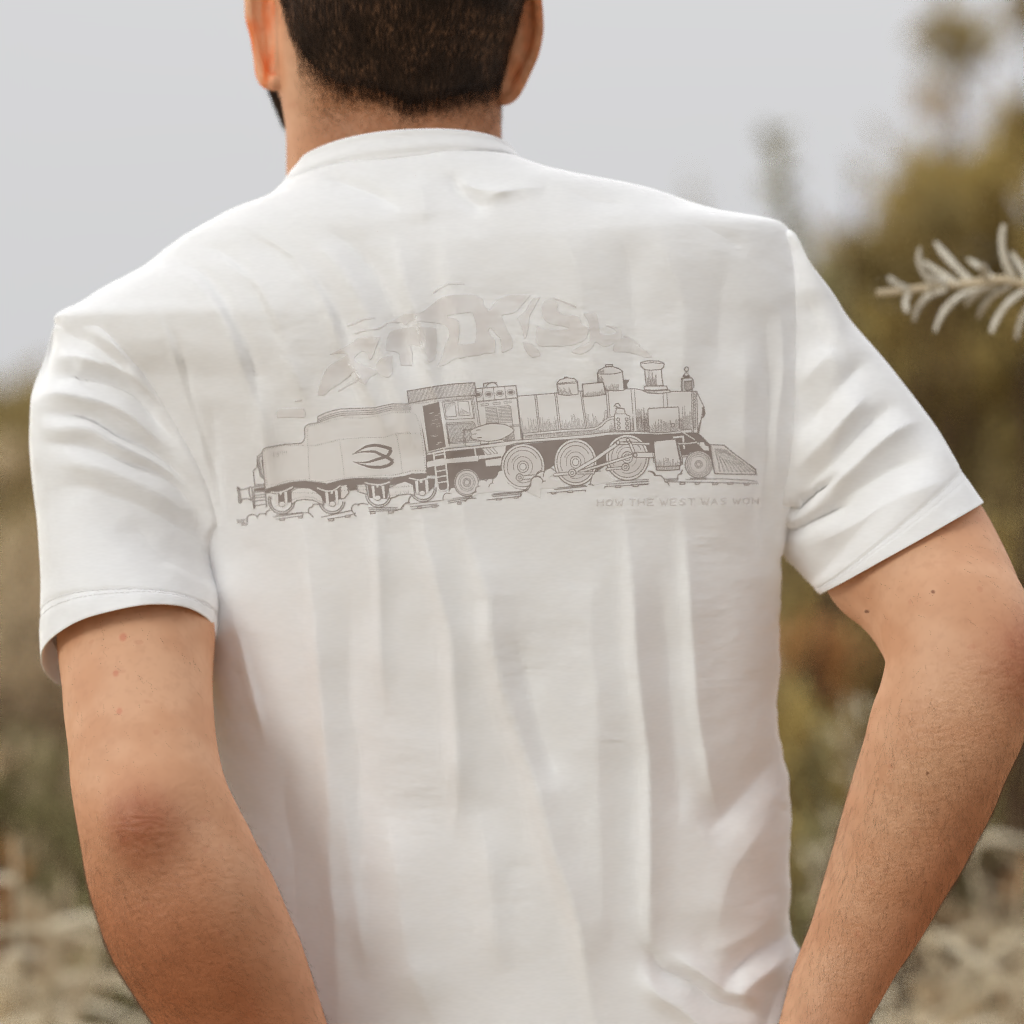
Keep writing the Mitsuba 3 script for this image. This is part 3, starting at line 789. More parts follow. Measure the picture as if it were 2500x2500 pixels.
def arm_hair(P, N, n, z_hi, along):
    v, nn = P.reshape(-1, 3), N.reshape(-1, 3)
    t = np.gradient(P, axis=0).reshape(-1, 3)
    t /= np.maximum(np.linalg.norm(t, axis=1, keepdims=True), 1e-9)
    ar = np.linalg.norm(np.cross(np.gradient(P, axis=1), np.gradient(P, axis=0)), axis=-1).reshape(-1)
    w = ar * (0.025 + np.clip((z_hi - v[:, 2]) / 0.10, 0, 1)) * (v[:, 2] > Z(2180)) * (0.35 + along(v)) * (v[:, 2] < z_hi + 0.12)
    k = rng.choice(len(v), n, p=w / w.sum())
    r = v[k] + rng.normal(size=(n, 3)) * 0.0004
    d = t[k] * 0.9 + rng.normal(size=(n, 3)) * 0.28 + np.cross(nn[k], t[k]) * 0.35
    d -= nn[k] * (d * nn[k]).sum(1, keepdims=True)
    d = d / np.linalg.norm(d, axis=1, keepdims=True) + nn[k] * rng.uniform(0.08, 0.40, (n, 1))
    d /= np.linalg.norm(d, axis=1, keepdims=True)
    return strands(r, d, rng.uniform(0.006, 0.013, n), 0.000038, -nn[k] * 0.15 + rng.normal(size=(n, 3)) * 0.15, 2)


V4, F4 = arm_hair(PA, NA, 12000, EL[2] + 0.02, lambda v: np.clip((-0.19 - v[:, 0]) / 0.05, 0, 1) * 0.8)
V5, F5 = arm_hair(PB, NB, 12000, ER[2] - 0.01, lambda v: np.clip((v[:, 0] - 0.24) / 0.08, 0, 1) * 0.9)
put('person__arm_hair', (np.vstack([V4, V5]), np.vstack([F4, F5 + len(V4)])), 'mat_arm_hair')

# ------------------------------------------------------------------ print on the back of the shirt
# drawn flat in the units of the artwork, then laid on the cloth as a thin film of ink
FR = {'A': (560, 900, .22774), 'B': (960, 900, .18634), 'C': (1260, 860, .19665), 'E': (1540, 860, .20706), 'G': (660, 680, .26915), 'H': (1120, 660, .26915), 'S': (0, 0, 1.0)}


def fr(f, pts):
    ox, oy, k = FR[f]
    return [(ox + x * k, oy + y * k) for x, y in pts]


ops = []          # (kind, polygon) painted one over another
LW = 2.15          # line width


def multi(*parts):
    return [p for f, pts in parts for p in fr(f, pts)]


def fill(kind, pts, edge=0):
    ops.append((kind, shapely.Polygon(pts).buffer(0)))
    if edge:
        ops.append(('dark', shapely.LineString(list(pts) + [pts[0]]).buffer(edge / 2)))


def line(pts, w=LW, kind='dark'):
    ops.append((kind, shapely.LineString(pts).buffer(w * (0.43 if kind == 'dark' else 0.5), quad_segs=3)))


def curve(pts, w=LW, kind='dark'):
    ops.append((kind, shapely.LineString(smooth_line(pts, 8 * len(pts))).buffer(w / 2, quad_segs=2)))


def tube(pts, w, edge=2.2):
    l = shapely.LineString(pts)
    ops.append(('dark', l.buffer(w / 2 + edge / 2, quad_segs=4)))
    ops.append(('pale', l.buffer(w / 2 - edge / 2, quad_segs=4)))


def ell(f, cx, cy, rx, ry=None, kind=None, w=LW, a0=0, a1=360):
    ry = ry or rx
    t = np.radians(np.linspace(a0, a1, max(8, int(abs(a1 - a0) / 9) + 1)))
    pts = fr(f, list(zip(cx + rx * np.cos(t), cy + ry * np.sin(t))))
    if kind:
        ops.append((kind, shapely.Polygon(pts).buffer(0)))
    if w:
        ops.append(('dark', shapely.LineString(pts).buffer(w / 2, quad_segs=2)))


def dotted(f, pts, step=22, r=1.15):
    l = shapely.LineString(fr(f, pts))
    n = max(2, int(l.length / (step * FR['A'][2])))
    for i in range(n + 1):
        ops.append(('dark', l.interpolate(i / n, normalized=True).buffer(r, quad_segs=2)))


prn = np.random.default_rng(11)


def hatch(f, a, b, n, lo, hi, lean=0.0, w=1.6):
    """strokes rising from the line a-b"""
    a, b = np.array(a, float), np.array(b, float)
    for i in range(n):
        p = a + (b - a) * (i + 0.5 + prn.uniform(-.2, .2)) / n
        h = prn.uniform(lo, hi)
        line(fr(f, [tuple(p), (p[0] - lean * h, p[1] - h)]), w)


def rungs(f, a0, a1, b0, b1, n, w=LW):
    """n strokes joining the edges a0-a1 and b0-b1"""
    for i in range(n):
        u = (i + 0.5) / n
        p = (a0[0] + (a1[0] - a0[0]) * u, a0[1] + (a1[1] - a0[1]) * u)
        q = (b0[0] + (b1[0] - b0[0]) * u, b0[1] + (b1[1] - b0[1]) * u)
        line(fr(f, [p, q]), w)


def clouds(f, arcs, w=LW):
    for pts in arcs:
        curve(fr(f, pts), w)


# --- engine below the running board
fill('dark', multi(('B', [(440, 1140), (700, 1085), (1100, 1045), (1500, 1010), (1932, 965)]), ('C', [(600, 1080), (900, 1060), (1150, 1025), (1729, 1015)]), ('E', [(230, 980), (720, 950), (805, 960), (870, 1020), (930, 1085), (945, 1180), (960, 1300), (880, 1200), (800, 1160), (700, 1180), (660, 1230), (600, 1230), (560, 1060), (275, 1060), (270, 1200), (205, 1200), (150, 1060), (60, 990)]),
                     ('C', [(1640, 1240), (1500, 1060), (1380, 1030), (1200, 1130), (1130, 1290), (1090, 1420), (1000, 1480), (990, 1300), (860, 1130), (740, 1090), (560, 1150), (480, 1300), (470, 1400), (430, 1430), (340, 1480), (340, 1330), (240, 1190), (90, 1140)]), ('B', [(1560, 1010), (1450, 1160), (1420, 1330), (1310, 1440), (1120, 1450), (1050, 1340), (960, 1310), (840, 1370), (800, 1555), (730, 1580), (590, 1590), (570, 1400), (440, 1400)])))
# --- tender
tb_top = multi(('A', [(385, 1275), (350, 900), (362, 866), (390, 848), (480, 832), (600, 812), (770, 800), (800, 772), (812, 740), (806, 650), (815, 618), (850, 596), (950, 580), (948, 515), (1020, 480), (1100, 452), (1200, 432), (1560, 420), (1640, 400), (1750, 378), (1932, 380)]), ('B', [(250, 470), (330, 520), (375, 740), (400, 900), (430, 1100), (440, 1375), (250, 1380), (150, 1410), (0, 1440)]), ('A', [(1850, 1155), (1750, 1172), (1500, 1172), (1300, 1180), (1200, 1195), (1050, 1235), (900, 1215), (800, 1205), (650, 1220), (550, 1245), (400, 1290)]))
fill('dark', multi(('A', [(390, 1290), (560, 1245), (680, 1220), (800, 1208), (900, 1220), (1050, 1240), (1200, 1200), (1300, 1185), (1500, 1180), (1750, 1185), (1900, 1150)]), ('B', [(0, 1440), (150, 1410), (250, 1380), (440, 1380), (440, 1440), (545, 1440), (540, 1540), (480, 1600), (420, 1640), (300, 1650), (260, 1520), (150, 1475), (0, 1520)]), ('A', [(1720, 1250), (1700, 1330), (1690, 1395), (1500, 1385), (1480, 1250), (1360, 1240), (1365, 1300), (1290, 1310), (1265, 1245), (1185, 1260), (1200, 1395), (1020, 1445), (990, 1370), (870, 1280), (700, 1275), (655, 1310), (660, 1430), (515, 1455), (490, 1345), (430, 1335), (392, 1335)])))
for cx, cy, r in ((560, 1415, 142), (1100, 1415, 140)):
    for rr in (r, r - 22):
        ell('A', cx, cy, rr, a0=5, a1=200)
    ell('A', cx + 5, cy + 35, 34, 30, 'pale', 1.6)
for rr in (140, 118):
    ell('A', 1600, 1345, rr, a0=8, a1=172)
ell('A', 1590, 1385, 34, 28, 'pale', 1.6)
for rr in (172, 145):
    ell('B', 390, 1570, rr, a0=-5, a1=150)
ell('B', 380, 1630, 42, 34, 'pale', 1.6)
for q in ([(445, 1325), (540, 1328), (600, 1308), (675, 1270)], [(945, 1280), (1030, 1312), (1100, 1312), (1150, 1285), (1192, 1252)], [(1458, 1225), (1530, 1240), (1620, 1246), (1718, 1216)]):
    line(fr('A', q), 3.4, 'pale')
line(fr('B', [(215, 1435), (330, 1460), (400, 1450), (510, 1412)]), 3.4, 'pale')
for q in ([(492, 1345), (522, 1340), (527, 1470), (500, 1472)], [(588, 1322), (618, 1318), (626, 1458), (598, 1462)], [(1028, 1325), (1058, 1322), (1070, 1470), (1040, 1472)], [(1130, 1306), (1160, 1302), (1172, 1455), (1144, 1458)], [(1524, 1256), (1554, 1256), (1562, 1398), (1540, 1398)], [(1630, 1255), (1660, 1255), (1670, 1388), (1650, 1390)], [(540, 1312), (562, 1312), (562, 1352), (542, 1354)], [(1085, 1310), (1108, 1310), (1108, 1345), (1088, 1346)], [(1577, 1240), (1600, 1240), (1600, 1276), (1578, 1276)]):
    fill('pale', fr('A', q))
for q in ([(285, 1470), (325, 1468), (335, 1640), (305, 1645)], [(415, 1455), (455, 1450), (465, 1630), (430, 1635)], [(345, 1455), (382, 1455), (382, 1500), (350, 1500)]):
    fill('pale', fr('B', q))
for q in ([(662, 1315), (740, 1276), (860, 1280), (930, 1320), (990, 1372), (1012, 1465), (960, 1440), (890, 1408), (800, 1402), (725, 1412), (668, 1455)], [(1190, 1256), (1262, 1240), (1282, 1330), (1230, 1392), (1196, 1396)], [(1368, 1246), (1460, 1236), (1480, 1350), (1380, 1318)]):
    fill('pale', fr('A', q), 2.2)
fill('pale', multi(('A', [(1705, 1282), (1800, 1236), (1890, 1205)]), ('B', [(150, 1472), (262, 1520), (278, 1655), (200, 1640), (40, 1662)]), ('A', [(1800, 1368), (1718, 1392)])), 2.2)
dotted('A', [(670, 1330), (780, 1328), (930, 1335)], 20)
dotted('A', [(680, 1405), (760, 1375), (900, 1378), (1000, 1440)], 20)
for q in ([(1200, 1275), (1260, 1265)], [(1205, 1310), (1268, 1300)], [(1385, 1265), (1455, 1262)], [(1390, 1300), (1460, 1296)], [(1720, 1280), (1920, 1255)], [(1725, 1360), (1920, 1325)]):
    dotted('A', q, 22)
dotted('B', [(40, 1560), (240, 1540)], 26)
dotted('B', [(30, 1620), (200, 1605)], 26)
fill('pale', tb_top)
line(tb_top[:29], 2.6)
line(tb_top[21:], 2.2)
for off in (20, 42, 62):
    curve(multi(('A', [(955, 530 + off * .8), (1110, 462 + off), (1210, 440 + off), (1560, 424 + off), (1650, 402 + off), (1755, 382 + off), (1932, 380 + off)]), ('B', [(235, 466 + off)])), 1.9)
for f, q in (('A', [(372, 880), (395, 865), (500, 842), (600, 822), (790, 820)]), ('A', [(840, 660), (836, 640), (860, 612), (960, 595), (1100, 550), (1230, 525), (1400, 530), (1560, 512), (1640, 500), (1740, 470), (1932, 462)]), ('A', [(372, 890), (378, 960), (395, 1100), (405, 1240)]), ('A', [(405, 1250), (520, 1235), (620, 1200), (820, 1192), (1000, 1213), (1200, 1180), (1300, 1165), (1480, 1155), (1600, 1140), (1740, 1145), (1860, 1120), (1932, 1100)]),
             ('A', [(832, 650), (845, 830), (850, 1000), (858, 1180)]), ('A', [(790, 825), (920, 825), (1100, 780), (1200, 757), (1480, 737), (1650, 740), (1800, 692), (1932, 688)]), ('A', [(1185, 790), (1210, 960), (1235, 1160)]), ('A', [(1795, 715), (1830, 900), (1855, 1110)])):
    dotted(f, q)
for q in ([(30, 575), (250, 575), (300, 610), (345, 740), (375, 900), (410, 1200), (425, 1330)], [(0, 865), (130, 845), (360, 855)], [(0, 1395), (130, 1370), (250, 1335), (425, 1340)]):
    dotted('B', q, 26)
hatch('B', (350, 620), (430, 1090), 40, 6, 14, -2.0)
hatch('A', (440, 900), (620, 880), 9, -60, -20, 0, 1.1)


def leaf(pts, w0, w1, w2):
    c = np.array(smooth_line(fr('A', pts), 24))
    t = np.gradient(c, axis=0)
    t /= np.linalg.norm(t, axis=1, keepdims=True)
    nn = np.stack([-t[:, 1], t[:, 0]], -1)
    w = np.interp(np.linspace(0, 1, 24), [0, .45, 1], [w0, w1, w2])[:, None] / 2
    ops.append(('dark', shapely.Polygon(np.vstack([c + nn * w, (c - nn * w)[::-1]])).buffer(0.2)))


# the winged mark on the tender
leaf([(1318, 922), (1400, 872), (1470, 835), (1560, 822), (1660, 838), (1738, 866)], .6, 6.5, 8)
leaf([(1318, 918), (1450, 890), (1540, 888), (1620, 918), (1690, 950), (1755, 994)], .6, 5.5, 8)
leaf([(1328, 997), (1450, 1005), (1560, 980), (1640, 955), (1695, 935), (1732, 872)], .6, 5.5, 8.5)
leaf([(1330, 999), (1430, 1032), (1520, 1054), (1600, 1058), (1690, 1042), (1757, 994)], .6, 6.5, 8)
# tail of the tender: buffer, steps, handrail
for q in ([(80, 1275), (95, 1270), (120, 1302), (200, 1282), (212, 1268), (240, 1270)], [(80, 1275), (100, 1350), (100, 1435), (120, 1440), (138, 1397), (200, 1392), (232, 1415)], [(95, 1272), (118, 1350), (120, 1438)], [(212, 1268), (208, 1330), (235, 1412)], [(240, 1270), (250, 1415), (262, 1500)], [(250, 1270), (375, 1252)], [(375, 1240), (400, 1480), (390, 1482)], [(262, 1315), (272, 1500)], [(265, 1325), (380, 1315)], [(268, 1360), (385, 1345)], [(270, 1385), (390, 1375)], [(272, 1420), (392, 1405)], [(275, 1470), (395, 1450)],
          [(385, 1197), (330, 1150), (298, 980), (300, 940), (348, 905)], [(375, 1170), (345, 1140), (318, 985), (318, 950), (345, 935)], [(345, 980), (372, 1150)], [(298, 1000), (296, 1060), (255, 1095), (272, 1250), (385, 1235)]):
    line(fr('A', q), 2.2)
fill('dark', fr('A', [(262, 1285), (375, 1270), (375, 1308), (264, 1312)]))

# --- cab
fill('pale', fr('B', [(205, 460), (560, 395), (1085, 350), (1110, 560), (1150, 980), (900, 1010), (700, 1040), (440, 1095), (400, 860), (340, 600), (250, 500)]))
fill('pale', fr('B', [(1085, 430), (1620, 385), (1650, 700), (1690, 930), (1140, 985)]))
fill('pale', fr('B', [(185, 295), (560, 230), (800, 200), (1065, 185), (1088, 350), (800, 370), (500, 400), (208, 455)]), 2.6)
top = smooth_line([(185, 295), (560, 230), (800, 200), (1065, 185)], 52)
bot = smooth_line([(208, 455), (500, 400), (800, 370), (1088, 350)], 52)
for a, b in zip(top, bot):
    line(fr('B', [tuple(a), tuple(b)]), 1.5)
hatch('B', (250, 470), (1085, 372), 60, 8, 22, 0, 1.1)
fill('dark', fr('B', [(385, 490), (600, 435), (640, 700), (690, 1025), (465, 1082), (420, 760)]))
for i in range(13):
    x, y = prn.uniform(470, 600), prn.uniform(560, 1000)
    line(fr('B', [(x, y + 8), (x + prn.uniform(40, 80), y - 6)]), 0.8, 'pale')
line(fr('B', [(700, 700), (740, 1015)]), 1.8)
line(fr('B', [(1085, 360), (1140, 740)]), 2.2)
line(fr('B', [(1050, 370), (1115, 740)]), 1.6)
for q in ([(640, 440), (1020, 400), (1055, 650), (685, 670)], [(668, 465), (808, 440), (830, 625), (695, 635)], [(845, 435), (985, 428), (1010, 610), (862, 620)], [(655, 425), (1035, 388), (1070, 660)]):
    line(fr('B', q + ([q[0]] if len(q) > 3 else [])), 2.0)
for i in range(8):
    line(fr('B', [(672 + i * 16, 470 - i * 3), (690 + i * 17, 560 - i * 14)]), 1.3)
    line(fr('B', [(870 + i * 17, 605 - i * 3), (895 + i * 13, 520 + i * 8)]), 1.3)
for q in ([(690, 725), (710, 712), (1040, 695), (1062, 705), (1075, 760)], [(690, 725), (728, 985), (1140, 955)], [(705, 745), (720, 730), (1040, 712), (1055, 760)], [(705, 745), (745, 968), (1130, 935)]):
    line(fr('B', q), 2.0)
rungs('B', (715, 735), (1050, 718), (755, 960), (1120, 935), 21, 1.5)
for q in ([(1040, 790), (930, 797), (950, 1000)], [(1035, 815), (915, 800), (930, 1000)]):
    line(fr('B', q), 1.8)
# whistle boxes behind the cab
fill('pale', fr('B', [(1085, 262), (1605, 222), (1628, 382), (1090, 432)]), 2.4)
for q in ([(1165, 258), (1185, 428)], [(1312, 248), (1332, 416)], [(1460, 238), (1480, 398)]):
    line(fr('B', q), 2.2)
for cx, cy in ((1112, 342), (1252, 335), (1395, 325), (1540, 310)):
    ell('B', cx, cy, 48, 38, None, 1.4)
    ell('B', cx, cy, 36, 23, 'dark', 0)
line(fr('B', [(1188, 250), (1185, 192), (1300, 182), (1355, 185)]), 2.6)
curve(fr('B', [(1215, 240), (1240, 205), (1300, 180), (1345, 200), (1370, 238)]), 2)
for x, y in ((1150, 465), (1305, 447), (1450, 430)):
    q = [(x, y), (x + 95, y - 8), (x + 98, y + 16), (x + 3, y + 26)]
    line(fr('B', q + [q[0]]), 1.8)
hatch('B', (1100, 448), (1610, 396), 30, 4, 16, 0, 1.1)
for q in ([(1205, 512), (1345, 497), (1385, 715), (1215, 720)], [(1370, 495), (1520, 485), (1540, 500), (1590, 940), (1440, 940)]):
    line(fr('B', q), 1.9)
rungs('B', (1205, 520), (1222, 720), (1348, 510), (1385, 712), 11, 1.7)
rungs('B', (1372, 505), (1395, 712), (1540, 495), (1562, 712), 11, 1.7)
rungs('B', (1470, 890), (1480, 940), (1582, 850), (1590, 930), 5, 1.7)
line(fr('B', [(1620, 385), (1655, 700), (1690, 930)]), 2.0)
hatch('B', (1622, 400), (1665, 720), 26, -4, 4, 0, 1.2)
for i in range(24):
    y = 400 + i * 13
    line(fr('B', [(1622 + i * 1.6, y), (1650 + i * 1.6, y)]), 1.1)
for q in ([(1525, 740), (1680, 735), (1700, 925)], [(1530, 758), (1660, 752), (1675, 925)]):
    line(fr('B', q), 1.8)
line(fr('B', [(1145, 955), (1145, 990), (1245, 980), (1245, 955)]), 1.6)
line(fr('B', [(1400, 935), (1470, 925), (1470, 960)]), 1.6)
bx = smooth_line([(1005, 812), (1140, 752), (1300, 720), (1450, 730), (1540, 768), (1585, 805), (1500, 882), (1380, 935), (1250, 952), (1100, 936), (1020, 905), (1022, 860), (1005, 812)], 60)
fill('pale', fr('B', [tuple(p) for p in bx]), 2.2)
for y, x in ((806, 1090), (858, 1045), (905, 1105)):
    line(fr('B', [(x, y), (x + 50, y - 3)]), 2.6)

# --- boiler
boil = multi(('C', [(20, 545), (470, 510), (520, 500), (780, 480), (1000, 490), (1240, 470), (1420, 452), (1460, 452), (1729, 492)]), ('E', [(300, 480), (470, 462), (720, 460), (775, 462), (860, 640), (875, 720), (832, 780), (800, 950), (580, 930), (230, 945)]), ('C', [(1729, 995), (1150, 1000), (900, 1020), (600, 1045), (100, 1090), (60, 890)]))
fill('pale', boil)
line(multi(('C', [(20, 545), (470, 510), (520, 500), (780, 480), (1000, 490), (1240, 470), (1420, 452), (1460, 452), (1600, 475)]), ('E', [(470, 462), (720, 460), (775, 462), (860, 640), (875, 720), (832, 780), (800, 950)])), 2.4)
for a, b in (((230, 525), (280, 990)), ((252, 525), (302, 990)), ((478, 498), (532, 965)), ((500, 500), (556, 958)), ((795, 480), (862, 948)), ((816, 480), (882, 946)), ((1115, 480), (1140, 800)), ((1140, 480), (1166, 790)), ((1425, 455), (1450, 760)), ((1450, 800), (1462, 970)), ((1470, 470), (1502, 975))):
    line(fr('C', [a, b]), 2.2)
for x0, x1 in ((85, 270), (310, 520), (560, 850), (890, 1060)):
    hatch('C', (x0, 1005 - x0 * .06), (x1, 1000 - x1 * .055), int((x1 - x0) / 15), 40, 190, .12, 1.3)
hatch('C', (1080, 900), (1140, 840), 6, 30, 160, .1, 1.3)
hatch('C', (1160, 1000), (1235, 990), 6, 60, 170, .1, 1.3)
hatch('C', (105, 1068), (1235, 985), 82, 24, 44, 0, 1.5)
hatch('C', (1425, 975), (1460, 975), 3, 80, 160, .1, 1.3)
hatch('C', (1510, 980), (1640, 985), 9, 120, 280, .1, 1.4)
for i in range(12):
    line(fr('C', [(1580, 760 + i * 19), (1635, 756 + i * 19)]), 1.3)
tube(fr('C', [(100, 1022), (600, 975), (900, 958), (990, 944), (1055, 905), (1110, 850), (1160, 822), (1225, 808)]), 6.0, 2.0)
# running board
rb = multi(('B', [(430, 1112), (700, 1050), (1100, 1010), (1590, 940), (1932, 915)]), ('C', [(600, 1045), (900, 1020), (1150, 992), (1450, 985), (1729, 988)]), ('E', [(230, 945), (580, 920), (718, 908), (722, 948), (230, 978), (60, 975)]), ('C', [(1729, 1022), (1450, 1015), (1150, 1028), (900, 1065), (600, 1085), (0, 1130)]), ('B', [(1500, 1010), (1100, 1046), (700, 1086), (432, 1142)]))
fill('pale', rb, 2.0)
# domes, sand box, whistle, chimney
fill('pale', fr('C', [(505, 388), (540, 342), (630, 318), (720, 325), (760, 362), (772, 520), (640, 538), (525, 522)]), 2.2)
line(fr('C', [(505, 388), (640, 376), (760, 365)]), 2)
line(fr('C', [(507, 402), (640, 390), (762, 380)]), 2)
hatch('C', (512, 395), (640, 382), 18, -2, 16, 0, 1.2)
hatch('C', (525, 520), (700, 530), 17, 30, 110, .1, 1.2)
fill('pale', fr('C', [(598, 318), (602, 308), (640, 308), (645, 318)]), 1.8)
fill('pale', fr('C', [(1010, 258), (1040, 216), (1110, 182), (1200, 178), (1280, 205), (1320, 236), (1340, 470), (1230, 480), (1110, 466), (1085, 375), (1015, 372)]), 2.3)
curve(fr('C', [(1008, 266), (1120, 272), (1230, 265), (1320, 240)]), 2.2)
hatch('C', (1012, 258), (1090, 262), 8, 20, 60, -.3, 1.2)
hatch('C', (1018, 372), (1085, 372), 8, 40, 110, .05, 1.2)
hatch('C', (1110, 465), (1280, 472), 15, 20, 110, .05, 1.2)
fill('pale', fr('C', [(1110, 178), (1112, 156), (1195, 150), (1198, 172)]), 2.2)
fill('pale', fr('C', [(822, 396), (1080, 374), (1110, 525), (960, 545), (838, 552)]), 2.4)
hatch('C', (838, 552), (1108, 528), 24, 20, 70, .05, 1.3)
fill('dark', fr('C', [(1332, 340), (1405, 340), (1398, 362), (1375, 390), (1378, 420), (1388, 455), (1346, 460)]))
fill('pale', fr('E', [(165, 205), (360, 202), (366, 300), (382, 392), (185, 402), (172, 300)]), 2.4)
hatch('E', (190, 398), (310, 394), 14, 60, 190, .05, 1.4)
fill('pale', fr('E', [(115, 122), (200, 100), (330, 105), (392, 130), (386, 175), (352, 203), (240, 212), (165, 205), (120, 165)]), 2.4)
curve(fr('E', [(115, 122), (170, 132), (250, 122), (330, 132), (392, 130)]), 2.0)
fill('pale', fr('E', [(158, 400), (420, 398), (432, 438), (280, 450), (160, 440)]), 2.2)
fill('pale', fr('E', [(135, 448), (280, 458), (460, 444), (464, 472), (320, 488), (200, 480)]), 2.2)
hatch('E', (150, 470), (320, 486), 16, 8, 16, 0, 1.3)
line(fr('E', [(380, 490), (387, 655)]), 2)
line(fr('E', [(425, 490), (436, 655)]), 2)
# pump with bolts
fill('pale', fr('C', [(1220, 768), (1238, 760), (1240, 700), (1258, 684), (1340, 700), (1356, 764), (1380, 782), (1412, 790), (1422, 975), (1232, 975)]), 2.2)
line(fr('C', [(1222, 766), (1356, 764)]), 2)
line(fr('C', [(1240, 700), (1340, 702)]), 2)
line(fr('C', [(1258, 684), (1235, 665), (1218, 668), (1235, 640), (1270, 636), (1292, 668)]), 3.2)
for cx, cy in ((1268, 833), (1272, 885), (1275, 935), (1372, 833), (1375, 885), (1380, 935)):
    ell('C', cx, cy, 19, 19, None, 2.2)
# smoke box front
fill('pale', fr('E', [(200, 680), (215, 662), (560, 645), (566, 665), (578, 925), (420, 945), (215, 950)]), 2.3)
hatch('E', (218, 948), (575, 922), 27, 50, 150, .02, 1.5)
hatch('E', (82, 930), (205, 945), 9, 150, 300, .05, 1.5)
for i in range(13):
    line(fr('E', [(150, 740 + i * 17), (202, 735 + i * 17)]), 1.3)
    line(fr('E', [(570, 780 + i * 12), (600 + i * 3, 785 + i * 11)]), 1.3)
hatch('E', (590, 920), (715, 905), 10, 80, 280, 0, 1.5)
ell('E', 495, 860, 20, 22, 'grey', 2.4)
fill('pale', fr('E', [(718, 462), (775, 462), (785, 700), (790, 950), (738, 950), (720, 700)]), 2.2)
for i in range(15):
    ell('E', 747 + i * .6, 478 + i * 33 * (1 - .1 * abs(i - 7) / 7), 14, 15, None, 1.8)
hatch('E', (795, 940), (835, 780), 9, 20, 70, 0, 1.3)
fill('dark', fr('E', [(840, 650), (862, 645), (876, 715), (870, 752), (848, 776), (838, 740)]))
# lantern
line(fr('E', [(598, 305), (595, 400), (602, 462)]), 2)
line(fr('E', [(612, 310), (612, 460)]), 1.4)
fill('grey', fr('E', [(636, 342), (716, 338), (720, 440), (660, 450), (636, 430)]), 2.2)
rungs('E', (636, 345), (640, 440), (716, 342), (718, 440), 9, 1.3)
line(fr('E', [(600, 308), (715, 300), (735, 325), (745, 410), (726, 425), (726, 462)]), 2.2)
line(fr('E', [(720, 330), (735, 325)]), 2)
fill('dark', fr('E', [(605, 285), (625, 258), (655, 262), (690, 270), (702, 284), (680, 302), (632, 302)]))
ell('E', 655, 262, 22, 18, 'pale', 1.6)
line(fr('E', [(652, 245), (655, 225)]), 2.4)
ell('E', 657, 200, 23, 26, 'pale', 2.2)

# --- things under the running board
fill('pale', fr('B', [(440, 1222), (520, 1204), (1115, 1138), (1115, 1210), (700, 1240), (445, 1297)]))
fill('pale', fr('B', [(1165, 1050), (1395, 1018), (1410, 1145), (1120, 1188), (1120, 1140), (1205, 1130)]))
for q in ([(1170, 1062), (1240, 1130), (1290, 1120), (1215, 1045)], [(1250, 1040), (1330, 1115), (1370, 1110), (1300, 1030)]):
    line(fr('B', q), 1.6)
line(fr('B', [(1068, 1050), (1082, 1140)]), 3.6, 'pale')
fill('pale', fr('B', [(1205, 1200), (1420, 1170), (1420, 1265), (1218, 1280)]))
fill('pale', fr('B', [(1395, 1018), (1475, 1012), (1470, 1080), (1420, 1170), (1405, 1140)]))
for q in ([(530, 1120), (560, 1380), (590, 1570), (620, 1605), (680, 1600), (715, 1570), (720, 1530), (690, 1240), (665, 1050)], ):
    line(fr('B', q), 3.8, 'pale')
for u in (0.02, 0.17, .33, .5, .67, .84):
    line(fr('B', [(532 + 45 * u, 1130 + 440 * u), (668 + 50 * u, 1105 + 440 * u)]), 3.2, 'pale')
# truck wheel and the coupled wheels
ell('B', 965, 1490, 168, 180, 'grey', 2.4)
for rx in (150, 108, 85, 52, 34):
    ell('B', 965, 1490, rx, rx * 1.06, None, 2.0 if rx in (150, 52, 34) else 1.4)


def wheel(f, cx, cy, rx, ry):
    ell(f, cx, cy, rx, ry, 'pale', 2.4)
    ell(f, cx, cy, rx * .88, ry * .88, 'grey', 2.2)
    ell(f, cx, cy, rx * .72, ry * .72, None, 1.7, 150, 330)
    ell(f, cx, cy, rx * .70, ry * .70, None, 1.7, 20, 110)
    ell(f, cx, cy, rx * .55, ry * .55, None, 1.3, 200, 250)
    ell(f, cx, cy, rx * .44, ry * .44, None, 1.5, 160, 420)
    ell(f, cx, cy, rx * .25, ry * .25, 'pale', 2.2)
    ell(f, cx, cy, rx * .15, ry * .15, None, 2.0)


wheel('B', 1700, 1285, 285, 300)
wheel('C', 738, 1365, 264, 290)
wheel('C', 1380, 1305, 268, 284)
# cylinder, valve gear, leading wheel
for p, w in (([(1265, 1128), (1650, 1135)], 30), ([(1385, 1085), (1420, 1140), (1470, 1270)], 34), ([(480, 1520), (690, 1500)], 36), ([(1130, 1452), (1350, 1430)], 30), ([(40, 1560), (240, 1545)], 46), ([(760, 1492), (1000, 1420), (1450, 1280)], 32), ([(690, 1500), (980, 1330), (1265, 1128)], 44), ([(1480, 1275), (1700, 1275)], 66), ([(760, 1500), (990, 1495)], 26)):
    tube(fr('C', p), w * FR['C'][2], 2.2)
for cx, cy, r, r2 in ((697, 1497, 46, 20), (1358, 1426, 46, 20), (1480, 1276, 22, 0), (44, 1554, 44, 20), (1265, 1122, 24, 0), (1402, 1118, 16, 0)):
    ell('C', cx, cy, r, r, 'pale', 2.4)
    if r2:
        ell('C', cx, cy, r2, r2, None, 2.4)
fill('pale', fr('E', [(270, 1052), (400, 1035), (530, 1025), (560, 1180), (592, 1332), (450, 1348), (296, 1350), (280, 1200)]), 2.3)
hatch('E', (296, 1348), (592, 1332), 19, 30, 110, 0, 1.5)
fill('pale', fr('E', [(298, 1352), (576, 1340), (576, 1380), (440, 1392), (304, 1390)]), 2.2)
